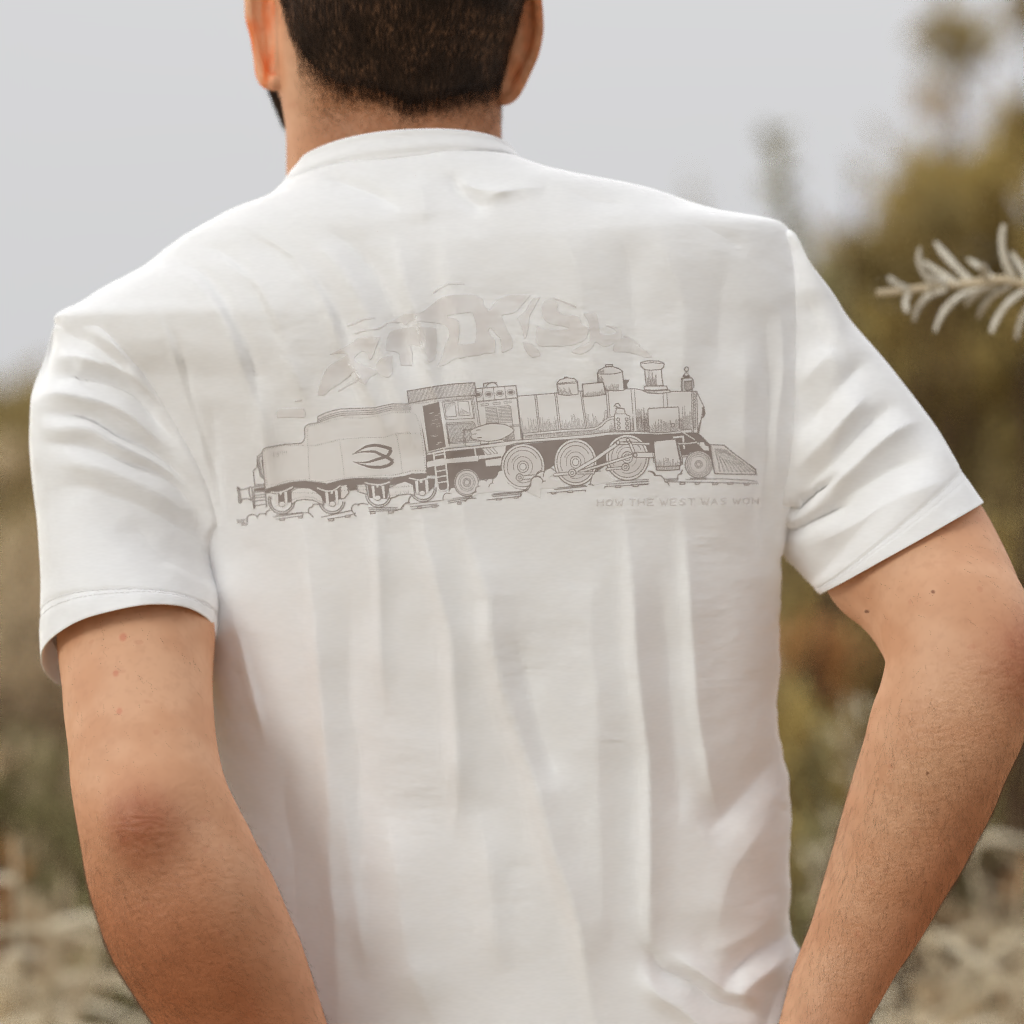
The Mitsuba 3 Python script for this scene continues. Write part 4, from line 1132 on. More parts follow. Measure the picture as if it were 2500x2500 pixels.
rungs('E', (300, 1352), (576, 1340), (304, 1388), (576, 1380), 18, 1.4)
for q in ([(540, 1040), (570, 1180), (605, 1320)], [(258, 1180), (270, 1300), (290, 1300)], [(575, 1160), (605, 1170), (612, 1320)]):
    line(fr('E', q), 2.0)
fill('pale', fr('E', [(495, 995), (625, 982), (640, 1140), (622, 1142), (605, 1005), (500, 1015)]))
line(fr('E', [(565, 915), (750, 1030)]), 3.0, 'pale')
line(fr('E', [(565, 925), (745, 1035)]), 1.2)
tube(fr('E', [(560, 1080), (680, 1075), (790, 1060)]), 4.2, 1.6)
fill('pale', fr('E', [(780, 1065), (860, 1060), (880, 1100), (915, 1110), (925, 1160), (860, 1155), (820, 1110)]))
ell('E', 795, 1075, 16, 16, 'pale', 1.8)
line(fr('E', [(785, 960), (930, 1088)]), 2.4)
tube(fr('E', [(605, 1225), (715, 1215)]), 4.0, 1.6)
ell('E', 800, 1322, 158, 158, 'grey', 2.4)
ell('E', 800, 1322, 158, 158, 'pale', 2.4)
ell('E', 800, 1322, 138, 138, 'grey', 2.0)
for r in (118, 96, 44, 26):
    ell('E', 800, 1322, r, r, None, 2.0 if r < 50 else 1.4)
# cow catcher
fill('pale', fr('E', [(935, 1090), (1100, 1096), (1190, 1175), (1470, 1378), (1482, 1442), (1240, 1436), (990, 1430), (960, 1270)]), 2.6)
line(fr('E', [(1400, 1330), (1470, 1390), (1470, 1440)]), 2.6)
n_sl = 9
for i in range(n_sl):
    u = i / (n_sl - 1)
    x0, y0 = 985 + 125 * u, 1130 + 18 * u
    x1, y1 = 1042 + 405 * u, 1408 + 6 * u
    fill('dark', fr('E', [(x0, y0), (x0 + 9, y0), (x1 + 20, y1 - 2), (x1 + 2, y1 + 2)]))
    line(fr('E', [(x0 + 5, y0 + 50), (x1 + 8, y1 - 14)]), 1.2, 'pale')
hatch('E', (940, 1110), (985, 1420), 22, -3, 3, 0, 1.2)
for i in range(18):
    line(fr('E', [(940 + i * 2.6, 1115 + i * 17), (962 + i * 2.4, 1114 + i * 17)]), 1.2)
# --- steam along the rails
for f, pts in (('B', [(1130, 1452), (1180, 1455), (1220, 1470), (1260, 1442), (1310, 1440), (1360, 1400), (1372, 1350), (1425, 1330), (1500, 1500), (1600, 1570), (1700, 1590), (1640, 1620), (1400, 1600), (1100, 1640), (1030, 1690), (1040, 1640), (1085, 1615), (1080, 1565), (1130, 1540), (1110, 1500)]),
               ('B', [(1932, 1330), (1900, 1350), (1880, 1400), (1810, 1450), (1800, 1520), (1770, 1570), (1720, 1600), (1932, 1700)]), ('C', [(180, 1660), (185, 1600), (240, 1540), (270, 1500), (335, 1475), (350, 1470), (430, 1435), (480, 1500), (400, 1560), (560, 1600), (620, 1680), (400, 1690), (180, 1690)]),
               ('C', [(925, 1650), (935, 1570), (960, 1500), (1050, 1475), (1090, 1440), (1130, 1480), (1180, 1560), (1240, 1600), (1000, 1640)]), ('B', [(730, 1600), (760, 1562), (800, 1552), (830, 1620), (940, 1690), (700, 1720), (655, 1710), (665, 1660)])):
    fill('pale', fr(f, pts))
clouds('A', [[(190, 1645), (190, 1600), (240, 1562), (285, 1575), (300, 1600)], [(298, 1590), (340, 1555), (392, 1558)], [(390, 1572), (400, 1535), (432, 1515)], [(850, 1545), (848, 1505), (885, 1482)], [(888, 1485), (905, 1452), (965, 1452)], [(840, 1545), (870, 1560), (896, 1592)], [(1330, 1545), (1308, 1500), (1345, 1452), (1395, 1452)], [(1380, 1470), (1410, 1445), (1450, 1448), (1482, 1458)], [(1840, 1500), (1880, 1450), (1932, 1435)], [(1350, 1545), (1340, 1565), (1360, 1580)]])
clouds('B', [[(652, 1725), (658, 1668), (700, 1632), (755, 1640)], [(732, 1605), (760, 1564), (802, 1554)], [(1085, 1622), (1082, 1565), (1135, 1540)], [(1110, 1505), (1130, 1462), (1185, 1456), (1222, 1475)], [(1212, 1470), (1260, 1442), (1308, 1440), (1300, 1490)], [(1255, 1552), (1270, 1512), (1305, 1500)], [(1308, 1440), (1360, 1402), (1372, 1352), (1425, 1332)], [(1030, 1692), (1035, 1645), (1085, 1617)], [(940, 1740), (990, 1700), (1085, 1695)], [(1800, 1530), (1805, 1460), (1880, 1405), (1932, 1420)], [(1720, 1605), (1770, 1575), (1800, 1520)], [(1880, 1380), (1905, 1350), (1932, 1335)], [(200, 1745), (215, 1690), (240, 1660)], [(130, 1810), (150, 1770), (210, 1750)]])
clouds('C', [[(182, 1665), (186, 1600), (245, 1545), (310, 1560), (332, 1605)], [(240, 1545), (275, 1500), (345, 1478)], [(338, 1545), (350, 1480), (430, 1438), (472, 1468)], [(320, 1625), (335, 1600), (365, 1598)], [(922, 1645), (936, 1565), (955, 1510)], [(965, 1520), (990, 1480), (1050, 1475)], [(900, 1640), (930, 1635), (958, 1655)], [(1640, 1475), (1690, 1480), (1729, 1520)], [(130, 1690), (160, 1660), (185, 1620)], [(60, 1740), (100, 1715), (150, 1710)]])
clouds('E', [[(205, 1400), (250, 1412), (280, 1452)], [(275, 1450), (340, 1452), (390, 1490), (405, 1530)], [(400, 1525), (430, 1535), (452, 1570)], [(552, 1495), (555, 1448), (605, 1430)], [(590, 1440), (595, 1410), (612, 1390)]])
# --- rails and sleepers
for f, pts in (('A', [(465, 1592), (830, 1540)]), ('A', [(500, 1615), (785, 1575), (792, 1548)]), ('A', [(80, 1622), (180, 1618)]), ('A', [(80, 1652), (165, 1648)]), ('A', [(85, 1638), (150, 1634)]), ('A', [(985, 1592), (1310, 1520)]), ('A', [(1050, 1612), (1200, 1590), (1340, 1555)]), ('A', [(500, 1570), (780, 1540)]), ('A', [(1060, 1572), (1300, 1520)]), ('A', [(1490, 1492), (1800, 1488)]), ('A', [(1495, 1528), (1800, 1520), (1812, 1502)]), ('A', [(1500, 1508), (1790, 1505)]),
               ('B', [(200, 1775), (630, 1725)]), ('B', [(240, 1840), (600, 1795)]), ('B', [(225, 1808), (580, 1770)]), ('B', [(0, 1862), (130, 1835)]), ('B', [(720, 1762), (960, 1720)]), ('B', [(720, 1735), (1000, 1692)]), ('B', [(780, 1700), (1020, 1675)]), ('B', [(1305, 1640), (1680, 1605)]), ('B', [(1300, 1675), (1670, 1640)]), ('B', [(1225, 1720), (1400, 1700), (1670, 1672), (1665, 1640)]), ('B', [(1290, 1655), (1660, 1622)]),
               ('C', [(475, 1705), (880, 1662)]), ('C', [(510, 1685), (860, 1650)]), ('C', [(385, 1745), (860, 1710), (862, 1728)]), ('C', [(1115, 1638), (1650, 1602)]), ('C', [(1240, 1598), (1640, 1578)]), ('C', [(1100, 1685), (1100, 1665), (1640, 1640)]), ('C', [(0, 1735), (140, 1720)]), ('C', [(0, 1765), (70, 1755), (60, 1780), (0, 1790)]),
               ('E', [(0, 1530), (210, 1520)]), ('E', [(0, 1560), (215, 1548)]), ('E', [(410, 1497), (560, 1488)]), ('E', [(645, 1500), (1080, 1490), (1400, 1510), (1490, 1530)]), ('E', [(410, 1525), (900, 1532), (1500, 1548)]), ('E', [(420, 1510), (560, 1505)]), ('E', [(700, 1485), (900, 1482)])):
    line(fr(f, pts), 1.9)
for f, x, y, w in (('A', 540, 1607, 52), ('A', 1065, 1612, 52), ('A', 1245, 1572, 50), ('A', 135, 1660, 52), ('A', 1510, 1536, 50), ('A', 1705, 1528, 52), ('A', 745, 1582, 36), ('B', 318, 1812, 54), ('B', 508, 1794, 66), ('B', 842, 1756, 48), ('B', 1355, 1700, 60), ('B', 1582, 1676, 62), ('C', 436, 1738, 58), ('C', 640, 1722, 62), ('C', 1232, 1656, 66), ('C', 1450, 1646, 66), ('E', 25, 1560, 66), ('E', 580, 1538, 56), ('E', 758, 1536, 54), ('E', 965, 1540, 60), ('E', 1142, 1536, 62), ('E', 1340, 1545, 60)):
    q = [(x, y), (x, y + 20), (x + w, y + 17), (x + w, y - 3)]
    fill('grey', fr(f, q), 1.8)

# --- smoke with its pale letters
for f, pts in (('G', [(430, 1060), (470, 900), (530, 800), (620, 740), (700, 690), (650, 680), (530, 690), (640, 640), (730, 590), (800, 540), (1000, 530), (960, 620), (930, 700), (900, 740), (880, 690), (840, 660), (760, 730), (860, 790), (980, 850), (900, 900), (860, 960), (800, 930), (760, 850), (700, 900), (620, 960), (540, 1010), (480, 1060)]),
               ('G', [(960, 790), (1010, 720), (1110, 700), (1110, 840), (1060, 900), (980, 860)]), ('G', [(1050, 655), (1085, 490), (1330, 440), (1500, 452), (1510, 600), (1490, 730), (1440, 760), (1400, 640), (1260, 600), (1290, 690), (1285, 790), (1190, 790), (1165, 680)]),
               ('G', [(1060, 405), (1140, 370), (1200, 330), (1360, 310), (1450, 250), (1560, 170), (1700, 150), (1850, 150), (1932, 200), (1932, 290), (1780, 310), (1600, 345), (1700, 375), (1715, 480), (1700, 590), (1850, 600), (1932, 590), (1932, 680), (1700, 720), (1560, 790), (1510, 800), (1560, 700), (1590, 600), (1625, 500), (1590, 430), (1480, 400), (1280, 390), (1220, 425), (1190, 400)]),
               ('H', [(0, 300), (0, 230), (130, 220), (190, 265), (250, 340), (275, 365), (300, 330), (360, 265), (480, 225), (650, 225), (560, 330), (500, 385), (390, 415), (410, 470), (450, 560), (480, 610), (490, 690), (390, 750), (385, 640), (340, 580), (280, 520), (270, 540), (330, 650), (325, 745), (200, 760), (0, 800), (0, 690), (150, 650), (160, 540), (130, 400), (100, 375), (0, 385)]),
               ('H', [(530, 430), (600, 370), (690, 250), (735, 245), (690, 330), (640, 430), (630, 520), (600, 620), (570, 520)]), ('H', [(750, 330), (800, 270), (860, 265), (900, 320), (890, 350), (960, 405), (1080, 415), (1120, 490), (1180, 530), (1150, 620), (1010, 680), (870, 690), (740, 690), (700, 620), (710, 500), (780, 530), (900, 540), (1000, 530), (960, 510), (850, 490), (770, 440)]),
               ('H', [(580, 650), (640, 660), (720, 720), (740, 770), (680, 790), (600, 720)]), ('H', [(1130, 395), (1240, 390), (1270, 490), (1280, 570), (1370, 585), (1440, 560), (1380, 500), (1470, 540), (1480, 590), (1390, 670), (1320, 690), (1240, 650), (1210, 700), (1100, 760), (1020, 740), (1100, 690), (1190, 640), (1180, 490)]),
               ('H', [(1400, 690), (1470, 620), (1540, 610), (1620, 680), (1700, 730), (1760, 790), (1700, 790), (1600, 760), (1500, 740), (1410, 740)]), ('G', [(60, 1215), (90, 1180), (300, 1180), (320, 1230), (300, 1262), (60, 1262)])):
    c = smooth_line(fr(f, list(pts) + [pts[0]]), 6 * len(pts))
    ops.append(('smoke', shapely.Polygon(c).buffer(0).buffer(1.5).buffer(-1.5)))
for f, pts in (('G', [(700, 430), (770, 405), (850, 370), (940, 358)]), ('G', [(770, 500), (860, 470), (950, 462), (1060, 405)]), ('G', [(1480, 130), (1570, 70), (1640, 45), (1760, 50)]), ('H', [(860, 250), (940, 280), (1060, 330)]), ('H', [(1340, 500), (1400, 520), (1440, 560)]), ('G', [(620, 1020), (700, 970), (790, 930)]), ('G', [(230, 1115), (280, 1105)]), ('H', [(1500, 595), (1560, 620), (1640, 680)])):
    curve(fr(f, pts), 3.4, 'smoke')
# --- hand-lettered line below the rails
GL = {'H': [[(0, 0), (0, 1)], [(1, 0), (1, 1)], [(0, .5), (1, .5)]], 'O': [[(.5, 0), (.95, .2), (1, .7), (.6, 1), (.1, .85), (0, .35), (.5, 0)]], 'W': [[(0, 0), (.28, 1), (.5, .35), (.74, 1), (1.05, 0)]], 'T': [[(0, 0), (1, 0)], [(.5, 0), (.5, 1)]], 'E': [[(1, 0), (0, 0), (0, 1), (1, 1)], [(0, .5), (.8, .5)]], 'S': [[(1, .08), (.5, 0), (.05, .25), (.5, .5), (.95, .72), (.5, 1), (0, .9)]], 'A': [[(0, 1), (.5, 0), (1, 1)], [(.2, .62), (.8, .62)]], 'N': [[(0, 1), (0, 0), (1, 1), (1, 0)]]}
x, y = 1458.0, 1219.0
for ch in 'HOW THE WEST WAS WON':
    if ch == ' ':
        x += 8.5
        continue
    w = 14.5 if ch != 'W' else 18
    for st in GL[ch]:
        line([(x + w * u, y + 15.5 * v - 0.010 * (x - 1458) + prn.uniform(-.4, .4)) for u, v in st], 2.3, 'word')
    x += w + 7.6

# flatten: later paint covers earlier paint
inks = {k: [] for k in ('dark', 'pale', 'grey', 'smoke', 'word')}
cover = None
groups, cur = [], None
for kind, g in ops[::-1]:
    groups.append((kind, g))
tree_cover = []
step = []
acc = shapely.Polygon()
batch_k, batch = None, []


def flush():
    global acc, batch
    if batch:
        u = shapely.union_all(batch)
        inks[batch_k].append(shapely.difference(u, acc))
        acc = shapely.union(acc, u)
        batch = []


for kind, g in groups:
    if g.is_empty:
        continue
    if kind != batch_k:
        flush()
        batch_k = kind
    batch.append(g)
flush()


def lay(poly_list, name, bsdf):
    V, F, nv = [], [], 0
    u = shapely.union_all([p.buffer(0) for p in poly_list])
    u = u.simplify(0.12)
    pieces = []
    x0, y0, x1, y1 = u.bounds
    cell = 9.0
    geoms = [g for g in getattr(u, 'geoms', [u]) if g.geom_type == 'Polygon']
    for g in geoms:
        gx0, gy0, gx1, gy1 = g.bounds
        if max(gx1 - gx0, gy1 - gy0) <= cell:
            pieces.append(g)
            continue
        xs, ys = np.arange(gx0, gx1, cell), np.arange(gy0, gy1, cell)
        X, Y = np.meshgrid(xs, ys)
        cells = shapely.box(X.ravel(), Y.ravel(), X.ravel() + cell, Y.ravel() + cell)
        shapely.prepare(g)
        cells = cells[shapely.intersects(g, cells)]
        for r in shapely.intersection(g, cells):
            pieces += [h for h in getattr(r, 'geoms', [r]) if h.geom_type == 'Polygon' and h.area > 1e-4]
    for g in pieces:
        try:
            v, f = trimesh.creation.triangulate_polygon(g, engine='earcut')
        except Exception:
            continue
        V.append(v)
        F.append(f + nv)
        nv += len(v)
    V, F = np.vstack(V), np.vstack(F)
    q = V / S
    y = np.full(len(q), -0.10)
    for _ in range(4):
        p = at(q, y)
        y = y_shirt(p[:, 0], p[:, 2])
    p = at(q, y)
    p[:, 1] -= 0.00042
    a = p[F]
    nrm = np.cross(a[:, 1] - a[:, 0], a[:, 2] - a[:, 0])
    F = np.where(nrm[:, 1:2] > 0, F[:, ::-1], F)
    # shade like the cloth below
    e = 0.0015
    gx = (y_shirt(p[:, 0] + e, p[:, 2]) - y_shirt(p[:, 0] - e, p[:, 2])) / (2 * e)
    gz = (y_shirt(p[:, 0], p[:, 2] + e) - y_shirt(p[:, 0], p[:, 2] - e)) / (2 * e)
    n = np.stack([gx, -np.ones(len(p)), gz], -1)
    n /= np.linalg.norm(n, axis=1, keepdims=True)
    key = numbered('person__t_shirt__' + name)
    path = meshkit.write_ply((p, F), True, normals=n)
    scene[key] = {'type': 'ply', 'filename': path, 'face_normals': False, 'bsdf': {'type': 'ref', 'id': bsdf}}
    return key


tag(lay(inks['dark'], 'print_line', 'mat_ink_dark'), 'dark line drawing of a steam train with its tender')
tag(lay(inks['pale'], 'print_fill', 'mat_ink_pale'), 'pale pinkish fill of the train drawing')
tag(lay(inks['grey'], 'print_shade', 'mat_ink_grey'), 'grey wheel shading of the train drawing')
tag(lay(inks['smoke'], 'print_smoke', 'mat_ink_smoke'), 'faint smoke above the train with letters left blank in it')
tag(lay(inks['word'], 'print_lettering', 'mat_ink_word'), 'faint hand-lettered line HOW THE WEST WAS WON')

# ------------------------------------------------------------------ vegetation
def tube_mesh(pts, r0, r1, sides=5):
    pts = np.asarray(pts, float)
    n = len(pts)
    t = np.gradient(pts, axis=0)
    t /= np.maximum(np.linalg.norm(t, axis=1, keepdims=True), 1e-9)
    a = np.cross(t, [0.31, 0.77, 0.22])
    a /= np.maximum(np.linalg.norm(a, axis=1, keepdims=True), 1e-9)
    b = np.cross(t, a)
    r = np.linspace(r0, r1, n)[:, None]
    ang = np.linspace(0, 2 * np.pi, sides, endpoint=False)
    P = pts[:, None] + (np.cos(ang)[None, :, None] * a[:, None] + np.sin(ang)[None, :, None] * b[:, None]) * r[:, None]
    return P.reshape(-1, 3), tri(grid_faces(n, sides))


def leaves_mesh(pos, d, L, W, g, curl=0.25):
    """narrow four-point leaves: pos (n,3), d unit directions"""
    n = len(pos)
    side = np.cross(d, g.normal(size=(n, 3)))
    side /= np.maximum(np.linalg.norm(side, axis=1, keepdims=True), 1e-9)
    nn = np.cross(side, d)
    L = np.broadcast_to(L, (n,))[:, None]
    W = np.broadcast_to(W, (n,))[:, None]
    m = pos + d * L * 0.5 + nn * L * curl * 0.25
    tip = pos + d * L - nn * L * curl * 0.3
    V = np.stack([pos, m + side * W / 2, tip, m - side * W / 2], 1).reshape(-1, 3)
    b = (np.arange(n) * 4)[:, None]
    F = np.concatenate([b + [0, 1, 2], b + [0, 2, 3]], 0)
    return V, F


def join(parts):
    V, F, k = [], [], 0
    for v, f in parts:
        V.append(v)
        F.append(f + k)
        k += len(v)
    return np.vstack(V), np.vstack(F)


def shrub(name, label, cat, q, y, height, spread, stems, leaves, L, W, leafm, seed, group=None, lean=0.0, upright=0.6, bare=0.2, stem_r=0.012, clump=0):
    """a shrub rooted below measured column q at depth y"""
    g = np.random.default_rng(seed)
    x0 = at([q, 966], y)[0]
    key = numbered(name)
    tag(key, label, cat, group)
    tubes, tips = [], []
    for i in range(stems):
        a = g.uniform(0, 2 * np.pi)
        rad = spread * math.sqrt(g.uniform(0.02, 1))
        h = height * g.uniform(0.70, 1.0) * (1 - 0.35 * (rad / spread) ** 2)
        if i == 0:
            rad, h = spread * 0.08, height
        top = np.array([x0 + lean * h + rad * math.cos(a), y + rad * math.sin(a), h])
        b = np.array([x0 + 0.08 * rad * math.cos(a) * 2, y + 0.16 * rad * math.sin(a), -0.02])
        u = np.linspace(0, 1, 9)[:, None]
        mid = b * (1 - u) + top * u + np.stack([0 * u[:, 0], 0 * u[:, 0], 0.12 * h * np.sin(np.pi * u[:, 0])], -1) * (1 - upright)
        mid[:, 0] += rad * 0.25 * np.sin(np.pi * u[:, 0]) * math.cos(a)
        mid[1:-1] += g.normal(size=(7, 3)) * 0.018 * height
        tubes.append(tube_mesh(mid, stem_r, stem_r * 0.3))
        tips.append(mid)
        for _ in range(5):
            k = g.uniform(0.30, 0.95)
            j = min(int(k * 8), 7)
            s = mid[j] + (mid[j + 1] - mid[j]) * (k * 8 - j)
            dr_ = g.normal(size=3) * np.array([1, 1, 0.35]) + [0, 0, 0.8 * upright + 0.2]
            dr_ /= np.linalg.norm(dr_)
            ln = spread * g.uniform(0.25, 0.6) * (1.15 - k)
            br = s + dr_ * ln * np.linspace(0, 1, 5)[:, None] + np.array([0, 0, 1.0]) * (np.linspace(0, 1, 5)[:, None] ** 2) * ln * 0.25
            tubes.append(tube_mesh(br, stem_r * 0.45, stem_r * 0.15, 4))
            tips.append(br)
    scene[numbered(key + '__trunk')] = mikit.ply(join(tubes), 'mat_bark', smooth=True)
    w = np.array([np.linalg.norm(t[-1] - t[0]) for t in tips])
    pick = g.choice(len(tips), leaves, p=w / w.sum())
    pos, d = np.zeros((leaves, 3)), np.zeros((leaves, 3))
    for k in np.unique(pick):
        m = np.flatnonzero(pick == k)
        t = tips[k]
        u = g.uniform(bare if len(t) == 9 else 0.0, 1.0, len(m)) * (len(t) - 1)
        j = np.minimum(u.astype(int), len(t) - 2)
        pos[m] = t[j] + (t[j + 1] - t[j]) * (u - j)[:, None]
        d[m] = (t[j + 1] - t[j]) / np.maximum(np.linalg.norm(t[j + 1] - t[j], axis=1, keepdims=True), 1e-9)
    if clump:      # leaves gathered in tufts with gaps between them
        pool = pos[g.choice(leaves, clump)] + g.normal(size=(clump, 3)) * spread * 0.06
        size = spread * g.uniform(0.10, 0.22, clump)
        c = g.choice(clump, leaves, p=size ** 2 / (size ** 2).sum())
        pos = pool[c] + g.normal(size=pos.shape) * size[c][:, None] * 0.55
    pos += g.normal(size=pos.shape) * spread * (0.02 if clump else 0.075)
    pos[:, 2] = np.maximum(pos[:, 2], 0.03)
    d = d * 0.6 + g.normal(size=d.shape) * 0.6 + [0, 0, 0.15]
    d /= np.linalg.norm(d, axis=1, keepdims=True)
    scene[numbered(key + '__crown')] = mikit.ply(leaves_mesh(pos, d, L * g.uniform(0.6, 1.2, leaves), W * g.uniform(0.7, 1.2, leaves), g), leafm, smooth=False)
    return key


def H(qy, y):
    return float(at([966, qy], y)[2])


OL, GO, DK, SG, RU, GR, PA_, ST = ('mat_leaf_' + k for k in ('olive', 'gold', 'dark', 'sage', 'rust', 'green', 'pale')) if False else ('mat_leaf_olive', 'mat_leaf_gold', 'mat_leaf_dark', 'mat_leaf_sage', 'mat_leaf_rust', 'mat_leaf_green', 'mat_leaf_pale', 'mat_straw')
# right of the man: tall heath shrubs
shrub('tall_shrub', 'tall golden olive shrub cut off by the top right corner', 'shrub', 1985, 3.6, H(-190, 3.6), 0.36, 36, 14000, .07, .032, GO, 1, clump=110)
shrub('tall_shrub', 'golden tall shrub at the right edge above the pale twig', 'shrub', 1945, 3.9, H(180, 3.9), 0.30, 26, 8000, .07, .030, GO, 71, clump=60)
shrub('tall_shrub', 'olive shrub of middling height left of the pale twig', 'shrub', 1745, 3.7, H(330, 3.7), 0.26, 24, 6500, .065, .028, OL, 72, clump=50)
shrub('tall_shrub', 'blurred tall olive shrub with an open ragged top at upper right', 'shrub', 1835, 4.0, H(85, 4.0), 0.40, 34, 12000, .075, .032, OL, 2, lean=-.02, clump=95)
shrub('tall_shrub', 'pale grey-beige feathery shrub beside the tall olive one', 'shrub', 1735, 5.0, H(160, 5.0), 0.22, 20, 3200, .075, .026, SG, 3, clump=34)
shrub('slender_shrub', 'single slender olive stalk leaning left above the right shoulder', 'shrub', 2038, 3.4, H(245, 3.4), 0.07, 6, 1300, .05, .020, GR, 4, lean=-.33, upright=1, bare=.45)
shrub('low_shrub', 'low shrub tip peeping over the right shoulder near the neck', 'shrub', 1300, 5.2, H(358, 5.2), 0.22, 7, 800, .055, .018, OL, 5)
shrub('pale_shrub', 'rounded pale beige shrub between the shoulder and the tall shrubs', 'shrub', 1650, 4.6, H(395, 4.6), 0.16, 12, 1700, .06, .022, SG, 6, clump=16)
shrub('heath_shrub', 'golden brown shrub just right of the right shoulder', 'shrub', 1610, 3.0, H(450, 3.0), 0.28, 22, 8000, .055, .022, GO, 7, clump=26)
shrub('heath_shrub', 'dark olive shrub behind the pale leafy twig', 'shrub', 1790, 3.3, H(395, 3.3), 0.36, 22, 8500, .055, .022, OL, 8, clump=26)
shrub('heath_shrub', 'dense olive brown shrub below the pale leafy twig', 'shrub', 1770, 2.6, H(600, 2.6), 0.44, 22, 8000, .06, .026, OL, 9, clump=40)
shrub('heath_shrub', 'golden shrub at the right edge above the elbow', 'shrub', 1930, 2.4, H(560, 2.4), 0.36, 20, 6500, .055, .021, GO, 10, clump=26)
shrub('heath_shrub', 'olive gold bush filling the gap beside the right sleeve', 'shrub', 1690, 2.2, H(720, 2.2), 0.42, 22, 8000, .055, .021, GO, 11, clump=26)
shrub('sage_bush', 'pale beige bush at the right edge beside the sleeve hem', 'bush', 1945, 1.7, H(850, 1.7), 0.14, 14, 1600, .05, .018, SG, 12, clump=26)
shrub('sage_bush', 'olive green bush below the pale one beside the right elbow', 'bush', 1960, 2.3, H(930, 2.3), 0.30, 12, 2400, .05, .017, GR, 13, clump=26)
# between the shirt and the right arm
shrub('rust_shrub', 'rust brown twiggy shrub between the shirt and the right arm', 'shrub', 1545, 2.2, H(1040, 2.2), 0.24, 13, 1900, .045, .016, RU, 14, stem_r=.014, clump=30)
shrub('dark_bush', 'dark green bush in the gap under the right armpit', 'bush', 1600, 2.9, H(1060, 2.9), 0.34, 13, 3000, .05, .018, DK, 15, clump=26)
shrub('pale_bush', 'small pale bush against the inside of the right forearm', 'bush', 1625, 1.5, H(1360, 1.5), 0.10, 7, 420, .05, .014, PA_, 16)
shrub('green_bush', 'green bush low between the shirt hem and right forearm', 'bush', 1520, 1.6, H(1380, 1.6), 0.16, 9, 1100, .045, .015, GR, 17)
# lower right
shrub('sage_bush', 'pale green leafy bush in the lower right corner', 'bush', 1880, 1.15, H(1590, 1.15), 0.24, 18, 2000, .06, .016, SG, 18, clump=26)
shrub('sage_bush', 'pale straw-coloured bush at the right edge beside the forearm', 'bush', 1960, 1.7, H(1190, 1.7), 0.28, 17, 2600, .055, .018, SG, 19, clump=26)
shrub('green_bush', 'green bush behind the right wrist', 'bush', 1800, 1.7, H(1500, 1.7), 0.22, 12, 1700, .05, .016, GR, 20, clump=26)
shrub('rust_shrub', 'small rusty orange sprig at the right edge near the corner', 'shrub', 1915, 1.35, H(1610, 1.35), 0.06, 5, 130, .045, .016, RU, 21)
shrub('dry_bush', 'straw-coloured bush along the bottom right edge', 'bush', 1760, 1.0, H(1790, 1.0), 0.22, 16, 1800, .055, .014, ST, 22, clump=26)
# left of the man
shrub('heath_shrub', 'brown olive shrub on the far left skyline', 'shrub', 10, 9.0, H(735, 9.0), 0.65, 24, 9000, .07, .030, OL, 31, clump=26)
shrub('heath_shrub', 'straw brown shrub at the left edge beside the sleeve', 'shrub', 25, 6.0, H(840, 6.0), 0.50, 20, 5000, .06, .026, ST, 32, clump=34)
shrub('heath_shrub', 'golden olive shrub behind the left sleeve', 'shrub', 95, 7.0, H(790, 7.0), 0.6, 20, 6000, .06, .026, GO, 33, clump=26)
shrub('sage_bush', 'pale grey bush at the left edge beside the sleeve hem', 'bush', 15, 3.6, H(1005, 3.6), 0.16, 11, 1000, .055, .016, SG, 34, clump=26)
shrub('heath_bush', 'dull green bush left of the bare upper arm', 'bush', 40, 2.9, H(1140, 2.9), 0.26, 13, 2000, .055, .022, GR, 35, clump=26)
shrub('green_bush', 'mixed green and straw bush left of the elbow', 'bush', 75, 2.4, H(1195, 2.4), 0.22, 12, 1500, .05, .014, GR, 36, clump=26)
shrub('sage_bush', 'pale sage bush in front of the dark green one at left', 'bush', 0, 2.1, H(1290, 2.1), 0.15, 13, 900, .055, .016, SG, 37, clump=26)
shrub('dark_bush', 'dark bush low at the left edge beside the elbow', 'bush', 60, 1.9, H(1395, 1.9), 0.18, 12, 1500, .045, .016, DK, 38)
shrub('dry_bush', 'pale straw-coloured bush at the lower left edge', 'bush', 20, 1.5, H(1530, 1.5), 0.26, 20, 2600, .055, .016, ST, 39, clump=26)
shrub('dry_bush', 'straw and sage bush beside the left forearm', 'bush', 130, 1.35, H(1600, 1.35), 0.22, 18, 2000, .055, .015, SG, 40, clump=26)
shrub('green_bush', 'dull green bush in the lower left corner', 'bush', 170, 1.2, H(1690, 1.2), 0.15, 14, 1000, .045, .013, GR, 41)
shrub('dry_bush', 'straw-coloured bush at the bottom left corner', 'bush', 40, 0.95, H(1760, .95), 0.22, 18, 1800, .055, .013, ST, 42, clump=26)


shrub('dark_bush', 'dark green bush behind the pale herbs at lower left', 'bush', 190, 1.9, H(1640, 1.9), 0.22, 14, 2200, .05, .020, DK, 61)
shrub('dark_bush', 'dark green bush behind the pale herbs at lower right', 'bush', 1830, 1.9, H(1560, 1.9), 0.24, 14, 2400, .05, .020, DK, 62)
shrub('rust_shrub', 'small orange-brown sprig low at the left edge', 'shrub', 20, 1.3, H(1650, 1.3), 0.06, 5, 140, .045, .018, RU, 63)
